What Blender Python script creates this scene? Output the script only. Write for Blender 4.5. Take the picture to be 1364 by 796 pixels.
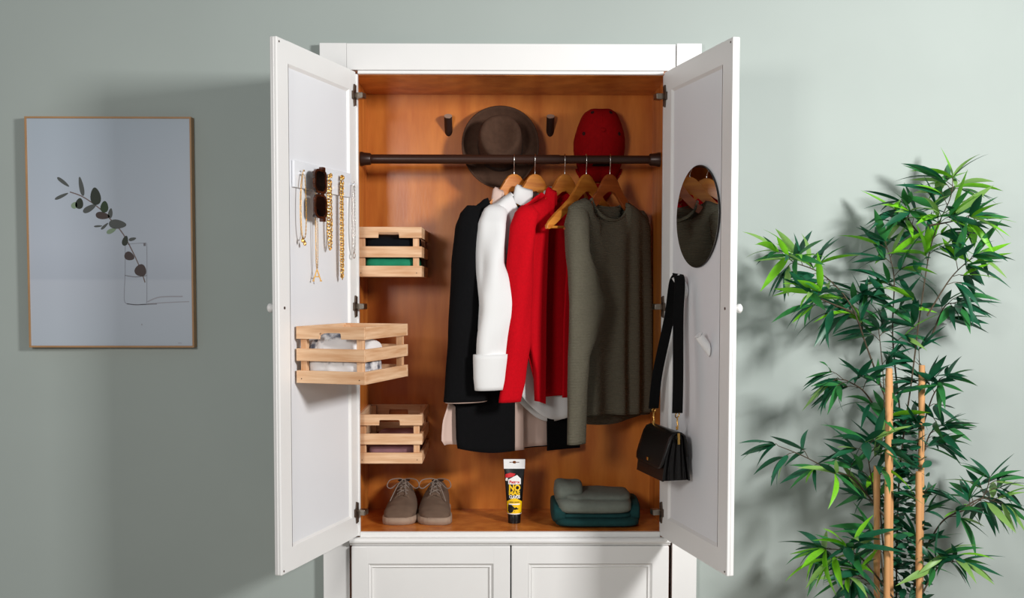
import bpy, bmesh, math, random
from mathutils import Vector, Matrix, Quaternion, noise

for o in list(bpy.data.objects):
    bpy.data.objects.remove(o, do_unlink=True)
scene = bpy.context.scene
COL = scene.collection
PI = math.pi
rnd = random.Random(7)

# ------------------------------------------------------------------ camera
W_IMG = 1364.0
F_PX = 1373.8
PITCH, YAW, ROLL = 0.0484, 0.0092, 0.0014
cam_d = bpy.data.cameras.new('camera')
cam = bpy.data.objects.new('camera', cam_d)
COL.objects.link(cam)
cam_d.sensor_fit = 'HORIZONTAL'
cam_d.sensor_width = 36.0
cam_d.lens = F_PX / W_IMG * 36.0
cam_d.shift_y = 51.77 / W_IMG
cam_d.clip_start = 0.05
fwd = Vector((math.sin(YAW) * math.cos(PITCH), math.cos(YAW) * math.cos(PITCH), -math.sin(PITCH)))
rgt = Vector((math.cos(YAW), -math.sin(YAW), 0))
upv = rgt.cross(fwd)
r2 = math.cos(ROLL) * rgt + math.sin(ROLL) * upv
u2 = -math.sin(ROLL) * rgt + math.cos(ROLL) * upv
cam.matrix_world = Matrix(((r2.x, u2.x, -fwd.x, -0.0251), (r2.y, u2.y, -fwd.y, -3.2157),
                           (r2.z, u2.z, -fwd.z, 1.38), (0, 0, 0, 1)))
scene.camera = cam

# ------------------------------------------------------------------ world, studio lights, exposure
wd = bpy.data.worlds.new('studio_ambient')
scene.world = wd
wd.use_nodes = True
wd.node_tree.nodes['Background'].inputs[0].default_value = (0.86, 0.93, 1.0, 1)
wd.node_tree.nodes['Background'].inputs[1].default_value = 0.16

def area(name, loc, target, size, power, col=(1, 1, 1)):
    d = bpy.data.lights.new(name, 'AREA')
    d.shape = 'RECTANGLE'; d.size = size[0]; d.size_y = size[1]
    d.energy = power; d.color = col
    o = bpy.data.objects.new(name, d); COL.objects.link(o)
    o.location = loc
    o.rotation_euler = (Vector(target) - Vector(loc)).to_track_quat('-Z', 'Y').to_euler()
    return o
area('softbox_right', (2.03, -2.25, 2.2), (0.45, 0.0, 1.45), (0.45, 0.45), 92, (1.0, 0.99, 0.98))
area('softbox_left', (-1.15, -3.1, 1.9), (0.0, 0.1, 1.0), (0.5, 0.5), 34, (1.0, 0.975, 0.94))

scene.view_settings.view_transform = 'Standard'
scene.view_settings.look = 'None'
scene.view_settings.exposure = 0.0
scene.view_settings.gamma = 1.0
scene.view_settings.use_curve_mapping = False

# ------------------------------------------------------------------ materials
def srgb(r, g, b):
    f = lambda c: (c / 255 / 12.92) if c / 255 <= 0.04045 else ((c / 255 + 0.055) / 1.055) ** 2.4
    return (f(r), f(g), f(b), 1.0)

MATS = {}
def mat(name, col, rough=0.6, metal=0.0, noise_scale=0, noise_amt=0.0, bump=0.0, bump_scale=200,
        stretch=None, col2=None, trans=0.0, coat=0.0, ior=1.45, sheen=0.0, alpha=1.0, spec=None, wave=None,
        translucent=0.0):
    m = bpy.data.materials.new(name); m.use_nodes = True
    nt = m.node_tree; N = nt.nodes; L = nt.links
    b = N['Principled BSDF']
    b.inputs['Base Color'].default_value = col
    b.inputs['Roughness'].default_value = rough
    b.inputs['Metallic'].default_value = metal
    b.inputs['IOR'].default_value = ior
    b.inputs['Transmission Weight'].default_value = trans
    b.inputs['Coat Weight'].default_value = coat
    b.inputs['Alpha'].default_value = alpha
    if spec is not None: b.inputs['Specular IOR Level'].default_value = spec
    if sheen: b.inputs['Sheen Weight'].default_value = sheen
    tc = N.new('ShaderNodeTexCoord'); oi = N.new('ShaderNodeObjectInfo')
    add = N.new('ShaderNodeVectorMath'); add.operation = 'MULTIPLY_ADD'
    L.new(oi.outputs['Random'], add.inputs[0]); add.inputs[1].default_value = (7, 3, 5)
    L.new(tc.outputs['Object'], add.inputs[2])
    mp = N.new('ShaderNodeMapping'); L.new(add.outputs[0], mp.inputs[0])
    if stretch: mp.inputs['Scale'].default_value = stretch
    if noise_scale:
        nz = N.new('ShaderNodeTexNoise'); nz.inputs['Scale'].default_value = noise_scale
        nz.inputs['Detail'].default_value = 6
        L.new(mp.outputs[0], nz.inputs['Vector'])
        rp = N.new('ShaderNodeValToRGB')
        c2 = col2 or tuple(c * (1 - noise_amt) for c in col[:3]) + (1,)
        rp.color_ramp.elements[0].position = 0.33; rp.color_ramp.elements[1].position = 0.67
        rp.color_ramp.elements[0].color = c2; rp.color_ramp.elements[1].color = col
        L.new(nz.outputs['Fac'], rp.inputs[0]); L.new(rp.outputs[0], b.inputs['Base Color'])
    if bump:
        bn = N.new('ShaderNodeBump'); bn.inputs['Strength'].default_value = bump
        bn.inputs['Distance'].default_value = 0.002
        if wave:
            t2 = N.new('ShaderNodeTexWave'); t2.inputs['Scale'].default_value = bump_scale
            t2.bands_direction = wave; t2.inputs['Distortion'].default_value = 0.6
            t2.inputs['Detail'].default_value = 1
        else:
            t2 = N.new('ShaderNodeTexNoise'); t2.inputs['Scale'].default_value = bump_scale
            t2.inputs['Detail'].default_value = 3
        L.new(mp.outputs[0], t2.inputs['Vector'])
        L.new(t2.outputs['Fac'], bn.inputs['Height']); L.new(bn.outputs[0], b.inputs['Normal'])
    if translucent:
        tr = N.new('ShaderNodeBsdfTranslucent'); tr.inputs[0].default_value = col
        mx = N.new('ShaderNodeMixShader'); mx.inputs[0].default_value = translucent
        out = N['Material Output']
        L.new(b.outputs[0], mx.inputs[1]); L.new(tr.outputs[0], mx.inputs[2]); L.new(mx.outputs[0], out.inputs[0])
    MATS[name] = m
    return m

M_WALL = mat('sage_wall_paint', srgb(167, 176, 171), 0.85, noise_scale=3, noise_amt=0.04, bump=0.05, bump_scale=300)
M_FLOOR = mat('pale_floor', srgb(170, 160, 148), 0.5, noise_scale=6, noise_amt=0.15, stretch=(1, 12, 1))
M_WHITE = mat('white_satin_paint', srgb(234, 233, 231), 0.42, noise_scale=5, noise_amt=0.03, bump=0.04, bump_scale=90)
M_PANEL = mat('white_panel_paint', srgb(230, 231, 234), 0.5, noise_scale=5, noise_amt=0.02, bump=0.04, bump_scale=120)
M_VARN = mat('varnished_plywood', srgb(214, 131, 56), 0.27, noise_scale=5, bump=0.05, bump_scale=60,
             stretch=(3.0, 3.0, 0.55), col2=srgb(174, 91, 32), coat=0.1)
M_PINE = mat('pine_slat_wood', srgb(232, 194, 156), 0.55, noise_scale=9, stretch=(0.8, 9, 9), col2=srgb(202, 152, 109), bump=0.1, bump_scale=40)
M_PINE_Z = mat('pine_post_wood', srgb(228, 186, 146), 0.55, noise_scale=9, stretch=(9, 9, 0.8), col2=srgb(196, 143, 98))
M_HANGER = mat('honey_wood', srgb(206, 132, 52), 0.32, noise_scale=9, stretch=(1, 6, 8), col2=srgb(178, 100, 34), coat=0.3)
M_HANGER_D = mat('shaded_reddish_wood', srgb(160, 84, 38), 0.35, noise_scale=9, stretch=(1, 6, 8), col2=srgb(128, 60, 24), coat=0.3)  # darker copy of the honey wood, with shade put into its colour
M_STEEL = mat('polished_steel', srgb(205, 203, 200), 0.22, 1.0)
M_HINGE = mat('nickel_hinge', srgb(150, 140, 128), 0.32, 1.0)
M_HINGE_D = mat('dark_hinge_plate', srgb(98, 84, 74), 0.4, 0.9)
M_ROD = mat('brown_rod_metal', srgb(56, 33, 24), 0.35, 0.2)
M_PEG_BR = mat('dark_brown_peg', srgb(44, 24, 18), 0.5)
M_PEG_TOP = mat('lit_peg_end', srgb(176, 152, 134), 0.6)  # lit top of the brown pegs, its brightness put into the colour
M_HAT = mat('brown_felt', srgb(80, 58, 46), 0.95, spec=0.15, noise_scale=60, noise_amt=0.2, bump=0.25, bump_scale=500)
M_HATBAND = mat('dark_hat_band', srgb(48, 34, 28), 0.8)
M_CAP = mat('red_cotton_twill', srgb(150, 6, 12), 0.9, spec=0.15, noise_scale=90, noise_amt=0.15, bump=0.2, bump_scale=700)
M_CAPDARK = mat('dark_thread_and_shade', srgb(26, 4, 5), 0.9)  # eyelet thread, and the painted shade in the cap's strap opening
M_BLACK = mat('black_wool', srgb(8, 8, 10), 0.95, noise_scale=120, noise_amt=0.3, bump=0.2, bump_scale=900, spec=0.2)
M_BEIGE = mat('beige_lining', srgb(206, 178, 165), 0.7, bump=0.1, bump_scale=60)
M_SHIRT = mat('white_cotton', srgb(222, 222, 221), 0.85, spec=0.2, bump=0.12, bump_scale=500)
M_RED = mat('red_knit', srgb(190, 3, 20), 0.9, spec=0.15, noise_scale=150, noise_amt=0.12, bump=0.25, bump_scale=800)
M_SWEAT = mat('taupe_rib_knit', srgb(107, 102, 87), 0.95, spec=0.15, noise_scale=140, noise_amt=0.12, bump=0.9, bump_scale=70, wave='Z')
M_SUEDE = mat('taupe_suede', srgb(106, 86, 72), 0.95, spec=0.2, noise_scale=30, noise_amt=0.18, bump=0.2, bump_scale=600)
M_SOLE = mat('pale_crepe_sole', srgb(160, 136, 117), 0.75, noise_scale=40, noise_amt=0.15)
M_LACE = mat('grey_brown_lace', srgb(132, 118, 108), 0.85)
M_DARKIN = mat('dark_shoe_disc', srgb(30, 24, 22), 0.9)
M_SAGE = mat('grey_green_knit', srgb(116, 122, 112), 0.95, noise_scale=60, noise_amt=0.12, bump=0.3, bump_scale=400)
M_TEAL = mat('dark_teal_cloth', srgb(10, 62, 62), 0.9, noise_scale=60, noise_amt=0.2, bump=0.2, bump_scale=500)
M_GREEN = mat('emerald_cloth', srgb(14, 128, 92), 0.85, noise_scale=40, noise_amt=0.15)
M_NAVY = mat('black_blue_cloth', srgb(8, 11, 16), 0.9, spec=0.2)
M_MAUVE = mat('mauve_cloth', srgb(140, 98, 104), 0.85, noise_scale=30, noise_amt=0.2)
M_SCARF = mat('white_grey_print', srgb(226, 224, 224), 0.8, noise_scale=19, col2=srgb(84, 87, 100))
M_SCARF.node_tree.nodes['Color Ramp'].color_ramp.elements[0].position = 0.36
M_SCARF.node_tree.nodes['Color Ramp'].color_ramp.elements[1].position = 0.47
M_LEATHER = mat('black_leather', srgb(11, 9, 9), 0.33, bump=0.15, bump_scale=400)
M_STRAP = mat('black_webbing', srgb(9, 9, 10), 0.85, spec=0.2, bump=0.5, bump_scale=300, wave='Z')
M_GOLD = mat('gold', srgb(226, 176, 96), 0.22, 1.0)
M_SILVER = mat('pale_silver', srgb(214, 206, 200), 0.2, 1.0)
M_MIRROR = mat('mirror_glass', srgb(225, 228, 226), 0.01, 1.0)
M_MIRBACK = mat('mirror_edge', srgb(30, 26, 24), 0.4)
M_GLOSSW = mat('glossy_white_plastic', srgb(232, 234, 238), 0.12)
M_HOOKW = mat('white_hook_plastic', srgb(240, 240, 240), 0.4)
M_TORT = mat('tortoiseshell', srgb(84, 38, 18), 0.12, noise_scale=45, col2=srgb(16, 7, 6), coat=0.5)
M_LENS = mat('dark_lens', srgb(14, 8, 7), 0.08, coat=0.5)
M_OAK = mat('oak_frame', srgb(176, 134, 92), 0.5, noise_scale=12, stretch=(1, 8, 1), noise_amt=0.15)
M_STEMP = mat('brown_stem', srgb(70, 58, 42), 0.8)
M_CANE = mat('bamboo_cane', srgb(216, 160, 106), 0.45, noise_scale=10, stretch=(6, 6, 0.8), noise_amt=0.15)
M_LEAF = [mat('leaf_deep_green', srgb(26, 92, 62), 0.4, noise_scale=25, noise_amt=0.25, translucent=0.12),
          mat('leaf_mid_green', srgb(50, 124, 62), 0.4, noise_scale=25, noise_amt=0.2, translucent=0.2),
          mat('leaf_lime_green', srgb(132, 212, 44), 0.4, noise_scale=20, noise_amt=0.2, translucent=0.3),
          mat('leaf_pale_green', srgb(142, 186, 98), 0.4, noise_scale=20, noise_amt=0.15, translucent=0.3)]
M_POT = mat('charcoal_planter', srgb(62, 60, 58), 0.7, noise_scale=20, noise_amt=0.2)
M_SOIL = mat('dark_soil', srgb(46, 36, 28), 1.0, noise_scale=50, noise_amt=0.4, bump=0.6, bump_scale=90)
M_TUBEBLK = mat('black_plastic', srgb(14, 13, 14), 0.3)
M_TUBEWHT = mat('white_plastic', srgb(238, 238, 238), 0.4)
M_YEL = mat('yellow_print', srgb(246, 200, 10), 0.4)
M_REDP = mat('red_print', srgb(208, 24, 34), 0.4)
M_WHTP = mat('white_print', srgb(242, 240, 238), 0.4)
M_BLKP = mat('black_print', srgb(28, 22, 16), 0.4)
M_SCREW = mat('dark_screw', srgb(90, 72, 62), 0.4, 0.6)

# ------------------------------------------------------------------ object helpers
def obj(name, bm, m, parent=None, loc=None, rot=None, smooth=None, kind=None):
    me = bpy.data.meshes.new(name)
    bm.normal_update()
    bm.to_mesh(me); bm.free()
    return link(name, me, m, parent, loc, rot, smooth, kind)

def link(name, me, m, parent=None, loc=None, rot=None, smooth=None, kind=None):
    o = bpy.data.objects.new(name, me); COL.objects.link(o)
    if m is not None and not me.materials: me.materials.append(m)
    if parent: o.parent = parent
    if loc is not None: o.location = loc
    if rot is not None: o.rotation_euler = rot
    if smooth is not None:
        if smooth == 'all':
            for p in me.polygons: p.use_smooth = True
        else:
            for p in me.polygons: p.use_smooth = True
            for e in me.edges: pass
            try: me.set_sharp_from_angle(angle=math.radians(smooth))
            except Exception: pass
    if kind: o['kind'] = kind
    return o

def tag(o, label, cat, group=None, kind=None):
    o['label'] = label; o['category'] = cat
    if group: o['group'] = group
    if kind: o['kind'] = kind
    return o

def thing(name, label, cat, loc=(0, 0, 0), rotz=0.0, group=None, rot=None):
    o = bpy.data.objects.new(name, None); COL.objects.link(o)
    o.empty_display_size = 0.05
    o.location = loc; o.rotation_euler = rot or (0, 0, rotz)
    return tag(o, label, cat, group)

def add_box(bm, x0, x1, y0, y1, z0, z1, bev=0.0, seg=2):
    vs = [bm.verts.new(p) for p in ((x0, y0, z0), (x1, y0, z0), (x1, y1, z0), (x0, y1, z0),
                                    (x0, y0, z1), (x1, y0, z1), (x1, y1, z1), (x0, y1, z1))]
    fs = [bm.faces.new([vs[i] for i in f]) for f in
          ((3, 2, 1, 0), (4, 5, 6, 7), (0, 1, 5, 4), (1, 2, 6, 5), (2, 3, 7, 6), (3, 0, 4, 7))]
    if bev:
        es = list({e for f in fs for e in f.edges})
        bmesh.ops.bevel(bm, geom=es, offset=bev, segments=seg, profile=0.5, affect='EDGES')

def box(name, x0, x1, y0, y1, z0, z1, m, parent=None, bev=0.002, kind=None):
    bm = bmesh.new(); add_box(bm, x0, x1, y0, y1, z0, z1, bev)
    return obj(name, bm, m, parent, kind=kind)

def add_prism(bm, pts, y0, y1, bev=0.0):
    """outline in x,z extruded from y0 to y1"""
    a = [bm.verts.new((p[0], y0, p[1])) for p in pts]
    b = [bm.verts.new((p[0], y1, p[1])) for p in pts]
    n = len(pts)
    fs = [bm.faces.new(a), bm.faces.new(b[::-1])]
    for i in range(n):
        bm.faces.new((a[(i + 1) % n], a[i], b[i], b[(i + 1) % n]))
    if bev:
        es = list(fs[0].edges) + list(fs[1].edges)
        bmesh.ops.bevel(bm, geom=es, offset=bev, segments=2, profile=0.5, affect='EDGES')
    bmesh.ops.recalc_face_normals(bm, faces=bm.faces)

def catmull(pts, n):
    pts = [Vector(p) for p in pts]
    if len(pts) < 3: 
        return [pts[0].lerp(pts[-1], i / n) for i in range(n + 1)]
    out = []
    m = len(pts) - 1
    for i in range(n + 1):
        t = i / n * m; k = min(int(t), m - 1); f = t - k
        p0 = pts[max(k - 1, 0)]; p1 = pts[k]; p2 = pts[k + 1]; p3 = pts[min(k + 2, m)]
        out.append(0.5 * ((2 * p1) + (p2 - p0) * f + (2 * p0 - 5 * p1 + 4 * p2 - p3) * f * f + (3 * p1 - p0 - 3 * p2 + p3) * f ** 3))
    return out

def add_tube(bm, path, r, seg=8, closed=False, flat=1.0, caps=True):
    path = [Vector(p) for p in path]
    n = len(path); rings = []
    prev = None
    for i, p in enumerate(path):
        if closed: t = path[(i + 1) % n] - path[i - 1]
        else: t = path[min(i + 1, n - 1)] - path[max(i - 1, 0)]
        t.normalize()
        if prev is None:
            ref = Vector((0, 0, 1)) if abs(t.z) < 0.9 else Vector((1, 0, 0))
            nx = (ref - t * ref.dot(t)).normalized()
        else:
            nx = (prev - t * prev.dot(t))
            nx = nx.normalized() if nx.length > 1e-6 else prev
        prev = nx
        ny = t.cross(nx)
        rr = r[i] if isinstance(r, (list, tuple)) else r
        rings.append([bm.verts.new(p + nx * (math.cos(2 * PI * k / seg) * rr) + ny * (math.sin(2 * PI * k / seg) * rr * flat)) for k in range(seg)])
    m = n if closed else n - 1
    for i in range(m):
        A = rings[i]; B = rings[(i + 1) % n]
        for k in range(seg):
            bm.faces.new((A[k], A[(k + 1) % seg], B[(k + 1) % seg], B[k]))
    if caps and not closed:
        bm.faces.new(rings[0][::-1]); bm.faces.new(rings[-1])

def tube(name, path, r, m, parent=None, seg=8, closed=False, flat=1.0, smooth=50, kind=None):
    bm = bmesh.new(); add_tube(bm, path, r, seg, closed, flat)
    return obj(name, bm, m, parent, smooth=smooth, kind=kind)

def add_rings(bm, rings, cap0=True, cap1=True, closed=True):
    R = [[bm.verts.new(p) for p in r] for r in rings]
    n = len(R[0])
    for i in range(len(R) - 1):
        for k in range(n if closed else n - 1):
            bm.faces.new((R[i][k], R[i][(k + 1) % n], R[i + 1][(k + 1) % n], R[i + 1][k]))
    if cap0: bm.faces.new(R[0][::-1])
    if cap1: bm.faces.new(R[-1])
    bmesh.ops.recalc_face_normals(bm, faces=bm.faces)
    return R

def lathe(name, prof, m, parent=None, seg=32, axis='Z', smooth=40, loc=None, rot=None):
    """prof: (radius, height) pairs"""
    bm = bmesh.new()
    rings = []
    for r, h in prof:
        r = max(r, 1e-4)
        ring = []
        for k in range(seg):
            a = 2 * PI * k / seg
            c, s = math.cos(a) * r, math.sin(a) * r
            ring.append((c, s, h) if axis == 'Z' else ((c, h, s) if axis == 'Y' else (h, c, s)))
        rings.append(ring)
    add_rings(bm, rings)
    return obj(name, bm, m, parent, loc, rot, smooth)

def add_grid(bm, f, nu, nv):
    V = [[bm.verts.new(f(i / nu, j / nv)) for i in range(nu + 1)] for j in range(nv + 1)]
    for j in range(nv):
        for i in range(nu):
            bm.faces.new((V[j][i], V[j][i + 1], V[j + 1][i + 1], V[j + 1][i]))
    return V

def solidify(o, t, offset=0.0):
    md = o.modifiers.new('cloth_thickness', 'SOLIDIFY'); md.thickness = t; md.offset = offset
    return o

def interp(tab, x):
    """piecewise smooth interpolation in a sorted table of (x, value)"""
    if x <= tab[0][0]: return tab[0][1]
    if x >= tab[-1][0]: return tab[-1][1]
    for (a, va), (b, vb) in zip(tab, tab[1:]):
        if a <= x <= b:
            t = (x - a) / (b - a); t = t * t * (3 - 2 * t) * 0.5 + t * 0.5
            return va + (vb - va) * t

# ------------------------------------------------------------------ the room
YW = 0.03                       # front of the wall
bm = bmesh.new()
add_box(bm, -4.0, -0.512, YW, YW + 0.5, 0, 3.0)
add_box(bm, 0.512, 4.0, YW, YW + 0.5, 0, 3.0)
add_box(bm, -0.512, 0.512, YW, YW + 0.5, 2.064, 3.0)
add_box(bm, -0.512, 0.512, YW + 0.36, YW + 0.5, 0, 2.064)
o = obj('wall_back', bm, M_WALL); tag(o, 'sage green painted wall with the recessed wardrobe', 'wall', kind='structure')
bm = bmesh.new(); add_box(bm, -4.0, 4.0, -5.0, YW + 0.5, -0.05, 0)
o = obj('floor', bm, M_FLOOR); tag(o, 'pale floor below the wardrobe', 'floor', kind='structure')

# ------------------------------------------------------------------ the wardrobe
ZS = 0.613                      # top of the wardrobe's inner floor
ZT = 2.037                      # inner ceiling
YB = 0.34                       # front of the back panel
ward = thing('wardrobe', 'white built-in wardrobe with open doors and varnished wooden inside', 'wardrobe')
box('back_panel', -0.487, 0.487, YB, YB + 0.012, ZS - 0.01, ZT + 0.01, M_VARN, ward, 0)
for s in (-1, 1):
    a, b = sorted((s * 0.487, s * 0.505))
    box('side_panel', a, b, 0.018, YB, 0.02, ZT + 0.02, M_VARN, ward, 0)
    a, b = sorted((s * 0.4725, s * 0.5045))
    box('face_strip', a, b, 0.0, 0.018, ZS - 0.013, ZT, M_WHITE, ward, 0.001)
    a, b = sorted((s * (0.506 if s < 0 else 0.5115), s * 0.589))
    box('stile', a, b, 0.0, YW - 0.001, 0.0, 2.1315 if s < 0 else 2.1335, M_WHITE, ward, 0.0015)
box('ceiling_panel', -0.487, 0.487, 0.018, YB, ZT, ZT + 0.02, M_VARN, ward, 0)
box('inner_floor', -0.487, 0.487, 0.012, YB, ZS - 0.02, ZS, M_VARN, ward, 0)
box('floor_edge', -0.4725, 0.4725, -0.002, 0.012, ZS - 0.0165, ZS - 0.0005, M_WHITE, ward, 0.0015)
box('header_board', -0.506, 0.508, -0.001, YW - 0.001, 2.0495, 2.1305, M_WHITE, ward, 0.0015)
box('header_lip', -0.4725, 0.4725, 0.002, 0.018, 2.0385, 2.0485, M_WHITE, ward, 0.001)

def bullnose(name, x0, x1, z0, z1, depth, m, parent):
    prof = [(0.0, z1), (-depth * 0.75, z1), (-depth * 0.93, z1 - (z1 - z0) * 0.15), (-depth, z1 - (z1 - z0) * 0.35),
            (-depth * 0.94, z1 - (z1 - z0) * 0.58), (-depth * 0.7, z1 - (z1 - z0) * 0.72), (-depth * 0.55, z1 - (z1 - z0) * 0.85), (-depth * 0.5, z0), (0, z0)]
    bm = bmesh.new()
    add_rings(bm, [[(x0, p[0], p[1]) for p in prof], [(x1, p[0], p[1]) for p in prof]])
    return obj(name, bm, m, parent, smooth=35)
bullnose('moulding', -0.503, 0.503, 0.5735, 0.5965, 0.024, M_WHITE, ward)

def add_frame(bm, x0, x1, z0, z1, sl, sr, rt, rb, y0, y1):
    """rectangular ring (stiles and rails) with a softly chamfered outside"""
    add_box(bm, x0, x0 + sl, y0, y1, z0, z1, 0.003)
    add_box(bm, x1 - sr, x1, y0, y1, z0, z1, 0.003)
    add_box(bm, x0 + sl - 0.004, x1 - sr + 0.004, y0 + 0.0002, y1 - 0.0002, z1 - rt, z1, 0.0015)
    add_box(bm, x0 + sl - 0.004, x1 - sr + 0.004, y0 + 0.0002, y1 - 0.0002, z0, z0 + rb, 0.0015)

def add_bead(bm, x0, x1, z0, z1, w, y0, y1):
    """sloping bead that runs round the inside of a frame, from y0 at the frame to y1 at the panel"""
    o = [(x0, z0), (x1, z0), (x1, z1), (x0, z1)]
    i = [(x0 + w, z0 + w), (x1 - w, z0 + w), (x1 - w, z1 - w), (x0 + w, z1 - w)]
    A = [bm.verts.new((p[0], y0, p[1])) for p in o]; B = [bm.verts.new((p[0], y1, p[1])) for p in i]
    for k in range(4): bm.faces.new((A[k], A[(k + 1) % 4], B[(k + 1) % 4], B[k]))

# lower doors
for (x0, x1) in ((-0.498, -0.0005), (0.0035, 0.498)):
    bm = bmesh.new()
    add_frame(bm, x0, x1, 0.09, 0.5715, 0.054, 0.054, 0.056, 0.056, -0.019, 0.0)
    d = obj('lower_door', bm, M_WHITE, ward)
    bm = bmesh.new()
    a, b, c, e = x0 + 0.054, x1 - 0.054, 0.146, 0.5155
    add_bead(bm, a, b, c, e, 0.006, -0.019, -0.0135)
    add_bead(bm, a + 0.006, b - 0.006, c + 0.006, e - 0.006, 0.004, -0.0135, -0.0155)
    add_bead(bm, a + 0.010, b - 0.010, c + 0.010, e - 0.010, 0.003, -0.0155, -0.009)
    obj('door_bead', bm, M_WHITE, d)
    box('door_panel', x0 + 0.05, x1 - 0.05, -0.009, -0.002, 0.14, 0.52, M_WHITE, d, 0)
box('plinth', -0.505, 0.505, 0.012, 0.03, 0.0, 0.085, M_WHITE, ward, 0.001)

# upper doors
AL, AR = 0.3103, 0.2349
PL, PR = Vector((-0.4778, 0, 0)), Vector((0.4722, 0, 0))
DL = Vector((-math.sin(AL), -math.cos(AL), 0)); NL = Vector((math.cos(AL), -math.sin(AL), 0))
DR = Vector((math.sin(AR), -math.cos(AR), 0)); NR = Vector((-math.cos(AR), -math.sin(AR), 0))
RZL = math.atan2(DL.y, DL.x); RZR = math.atan2(DR.y, DR.x)
def onL(w, off, z): return PL + DL * w + NL * off + Vector((0, 0, z))
def onR(w, off, z): return PR + DR * w + NR * off + Vector((0, 0, z))
DZ0, DZ1, DW, DT = 0.600, 2.044, 0.475, 0.021

def make_door(P, rz, s, hs):
    """local x from the hinge to the free edge; the inside face is y=0, the slab lies on the side -s"""
    ya, yb = sorted((0.0, -s * DT))
    bm = bmesh.new()
    add_frame(bm, 0, DW, DZ0, DZ1, hs, 0.062, 0.062, 0.066, ya, yb)
    d = obj('door', bm, M_WHITE, ward, P, (0, 0, rz))
    bm = bmesh.new()
    for (y0, y1) in ((0.0, -s * 0.006), (-s * DT, -s * (DT - 0.006))):
        add_bead(bm, hs, DW - 0.062, DZ0 + 0.066, DZ1 - 0.062, 0.007, y0, y1)
    obj('door_bead', bm, M_WHITE, d)
    y0, y1 = sorted((-s * 0.006, -s * (DT - 0.006)))
    box('door_panel', hs - 0.002, DW - 0.06, y0, y1, DZ0 + 0.064, DZ1 - 0.06, M_PANEL, d, 0)
    # groove line on the free edge
    y0, y1 = sorted((-s * 0.009, -s * 0.012))
    box('edge_bead', DW - 0.001, DW + 0.0012, y0, y1, DZ0 + 0.002, DZ1 - 0.002, M_WHITE, d, 0.0004)
    for z in (1.969, 1.322, 0.678):
        bm = bmesh.new()
        pts = [(0.008, z - 0.030), (0.018, z - 0.034), (0.020, z - 0.012), (0.030, z - 0.012), (0.030, z + 0.012), (0.020, z + 0.012), (0.018, z + 0.034), (0.008, z + 0.030)]
        ya, yb = sorted((s * 0.0, s * 0.006))
        add_prism(bm, pts, ya, yb, 0.001)
        h = obj('hinge', bm, M_HINGE_D, d)
        bm = bmesh.new()
        ya, yb = sorted((s * 0.004, s * 0.030))
        add_box(bm, -0.012, 0.016, ya, yb, z - 0.009, z + 0.009, 0.003)
        obj('hinge_arm', bm, M_HINGE, h)
    lathe('knob', [(0.005, 0.0), (0.005, 0.006), (0.009, 0.009), (0.0125, 0.014), (0.0125, 0.019), (0.008, 0.023), (0.001, 0.024)], M_WHITE, d, 20, 'Z',
          loc=(0.455, -s * DT, 1.325), rot=(s * PI / 2, 0, 0))
    lathe('screw_head', [(0.004, 0.0), (0.004, 0.0012), (0.0015, 0.0018)], M_SCREW, d, 12, 'Z', loc=(0.446, 0, 1.325), rot=(-s * PI / 2, 0, 0))
    for z in (DZ1 - 0.012, DZ0 + 0.010):
        lathe('screw_head', [(0.0028, 0.0), (0.0028, 0.001), (0.001, 0.0014)], M_SCREW, d, 10, 'Z', loc=(0.462, 0, z), rot=(-s * PI / 2, 0, 0))
    return d
make_door(PL, RZL, 1, 0.046)
make_door(PR, RZR, -1, 0.062)

# ------------------------------------------------------------------ rod
ROD_Y, ROD_Z = 0.16, 1.797
rod = thing('clothes_rod', 'dark brown extending clothes rod with round end sockets', 'rod', (0, ROD_Y, ROD_Z))
tube('rod_tube', [(-0.47, 0, 0), (0.16, 0, 0)], 0.0152, M_ROD, rod, 20)
tube('rod_tube', [(0.15, 0, 0), (0.47, 0, 0)], 0.0135, M_ROD, rod, 20)
for s in (-1, 1):
    lathe('end_socket', [(0.0235, s * 0.487), (0.0235, s * 0.480), (0.021, s * 0.474), (0.0195, s * 0.455), (0.017, s * 0.452), (0.012, s * 0.45)], M_ROD, rod, 28, 'X')

# ------------------------------------------------------------------ pegs
def peg_mesh(name, r, up, tilt=38):
    """round peg leaning up and out of the surface y=0 (out is -y), cut flush with the surface"""
    a = math.radians(tilt)
    ax = Vector((0, -math.sin(a), math.cos(a)))
    side = Vector((1, 0, 0)); oth = ax.cross(side)
    top_c = ax * (up / math.cos(a))
    n = 20
    top = [top_c + side * (math.cos(2 * PI * k / n) * r) + oth * (math.sin(2 * PI * k / n) * r) for k in range(n)]
    lowr = [(-1 * p.y) / ax.y for p in top]
    bot = [p + ax * t for p, t in zip(top, lowr)]
    bm = bmesh.new()
    a_ = [bm.verts.new(p) for p in bot]; b_ = [bm.verts.new(p) for p in top]
    for k in range(n): bm.faces.new((a_[k], a_[(k + 1) % n], b_[(k + 1) % n], b_[k]))
    bm.faces.new(b_); bm.faces.new(a_[::-1])
    bmesh.ops.recalc_face_normals(bm, faces=bm.faces)
    bm2 = bmesh.new()
    t0 = [bm2.verts.new(p + ax * 0.0006) for p in top]; t1 = [bm2.verts.new(p - ax * 0.002) for p in top]
    bm2.faces.new(t0)
    for k in range(n): bm2.faces.new((t1[k], t1[(k + 1) % n], t0[(k + 1) % n], t0[k]))
    bmesh.ops.recalc_face_normals(bm2, faces=bm2.faces)
    return bm, bm2

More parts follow.
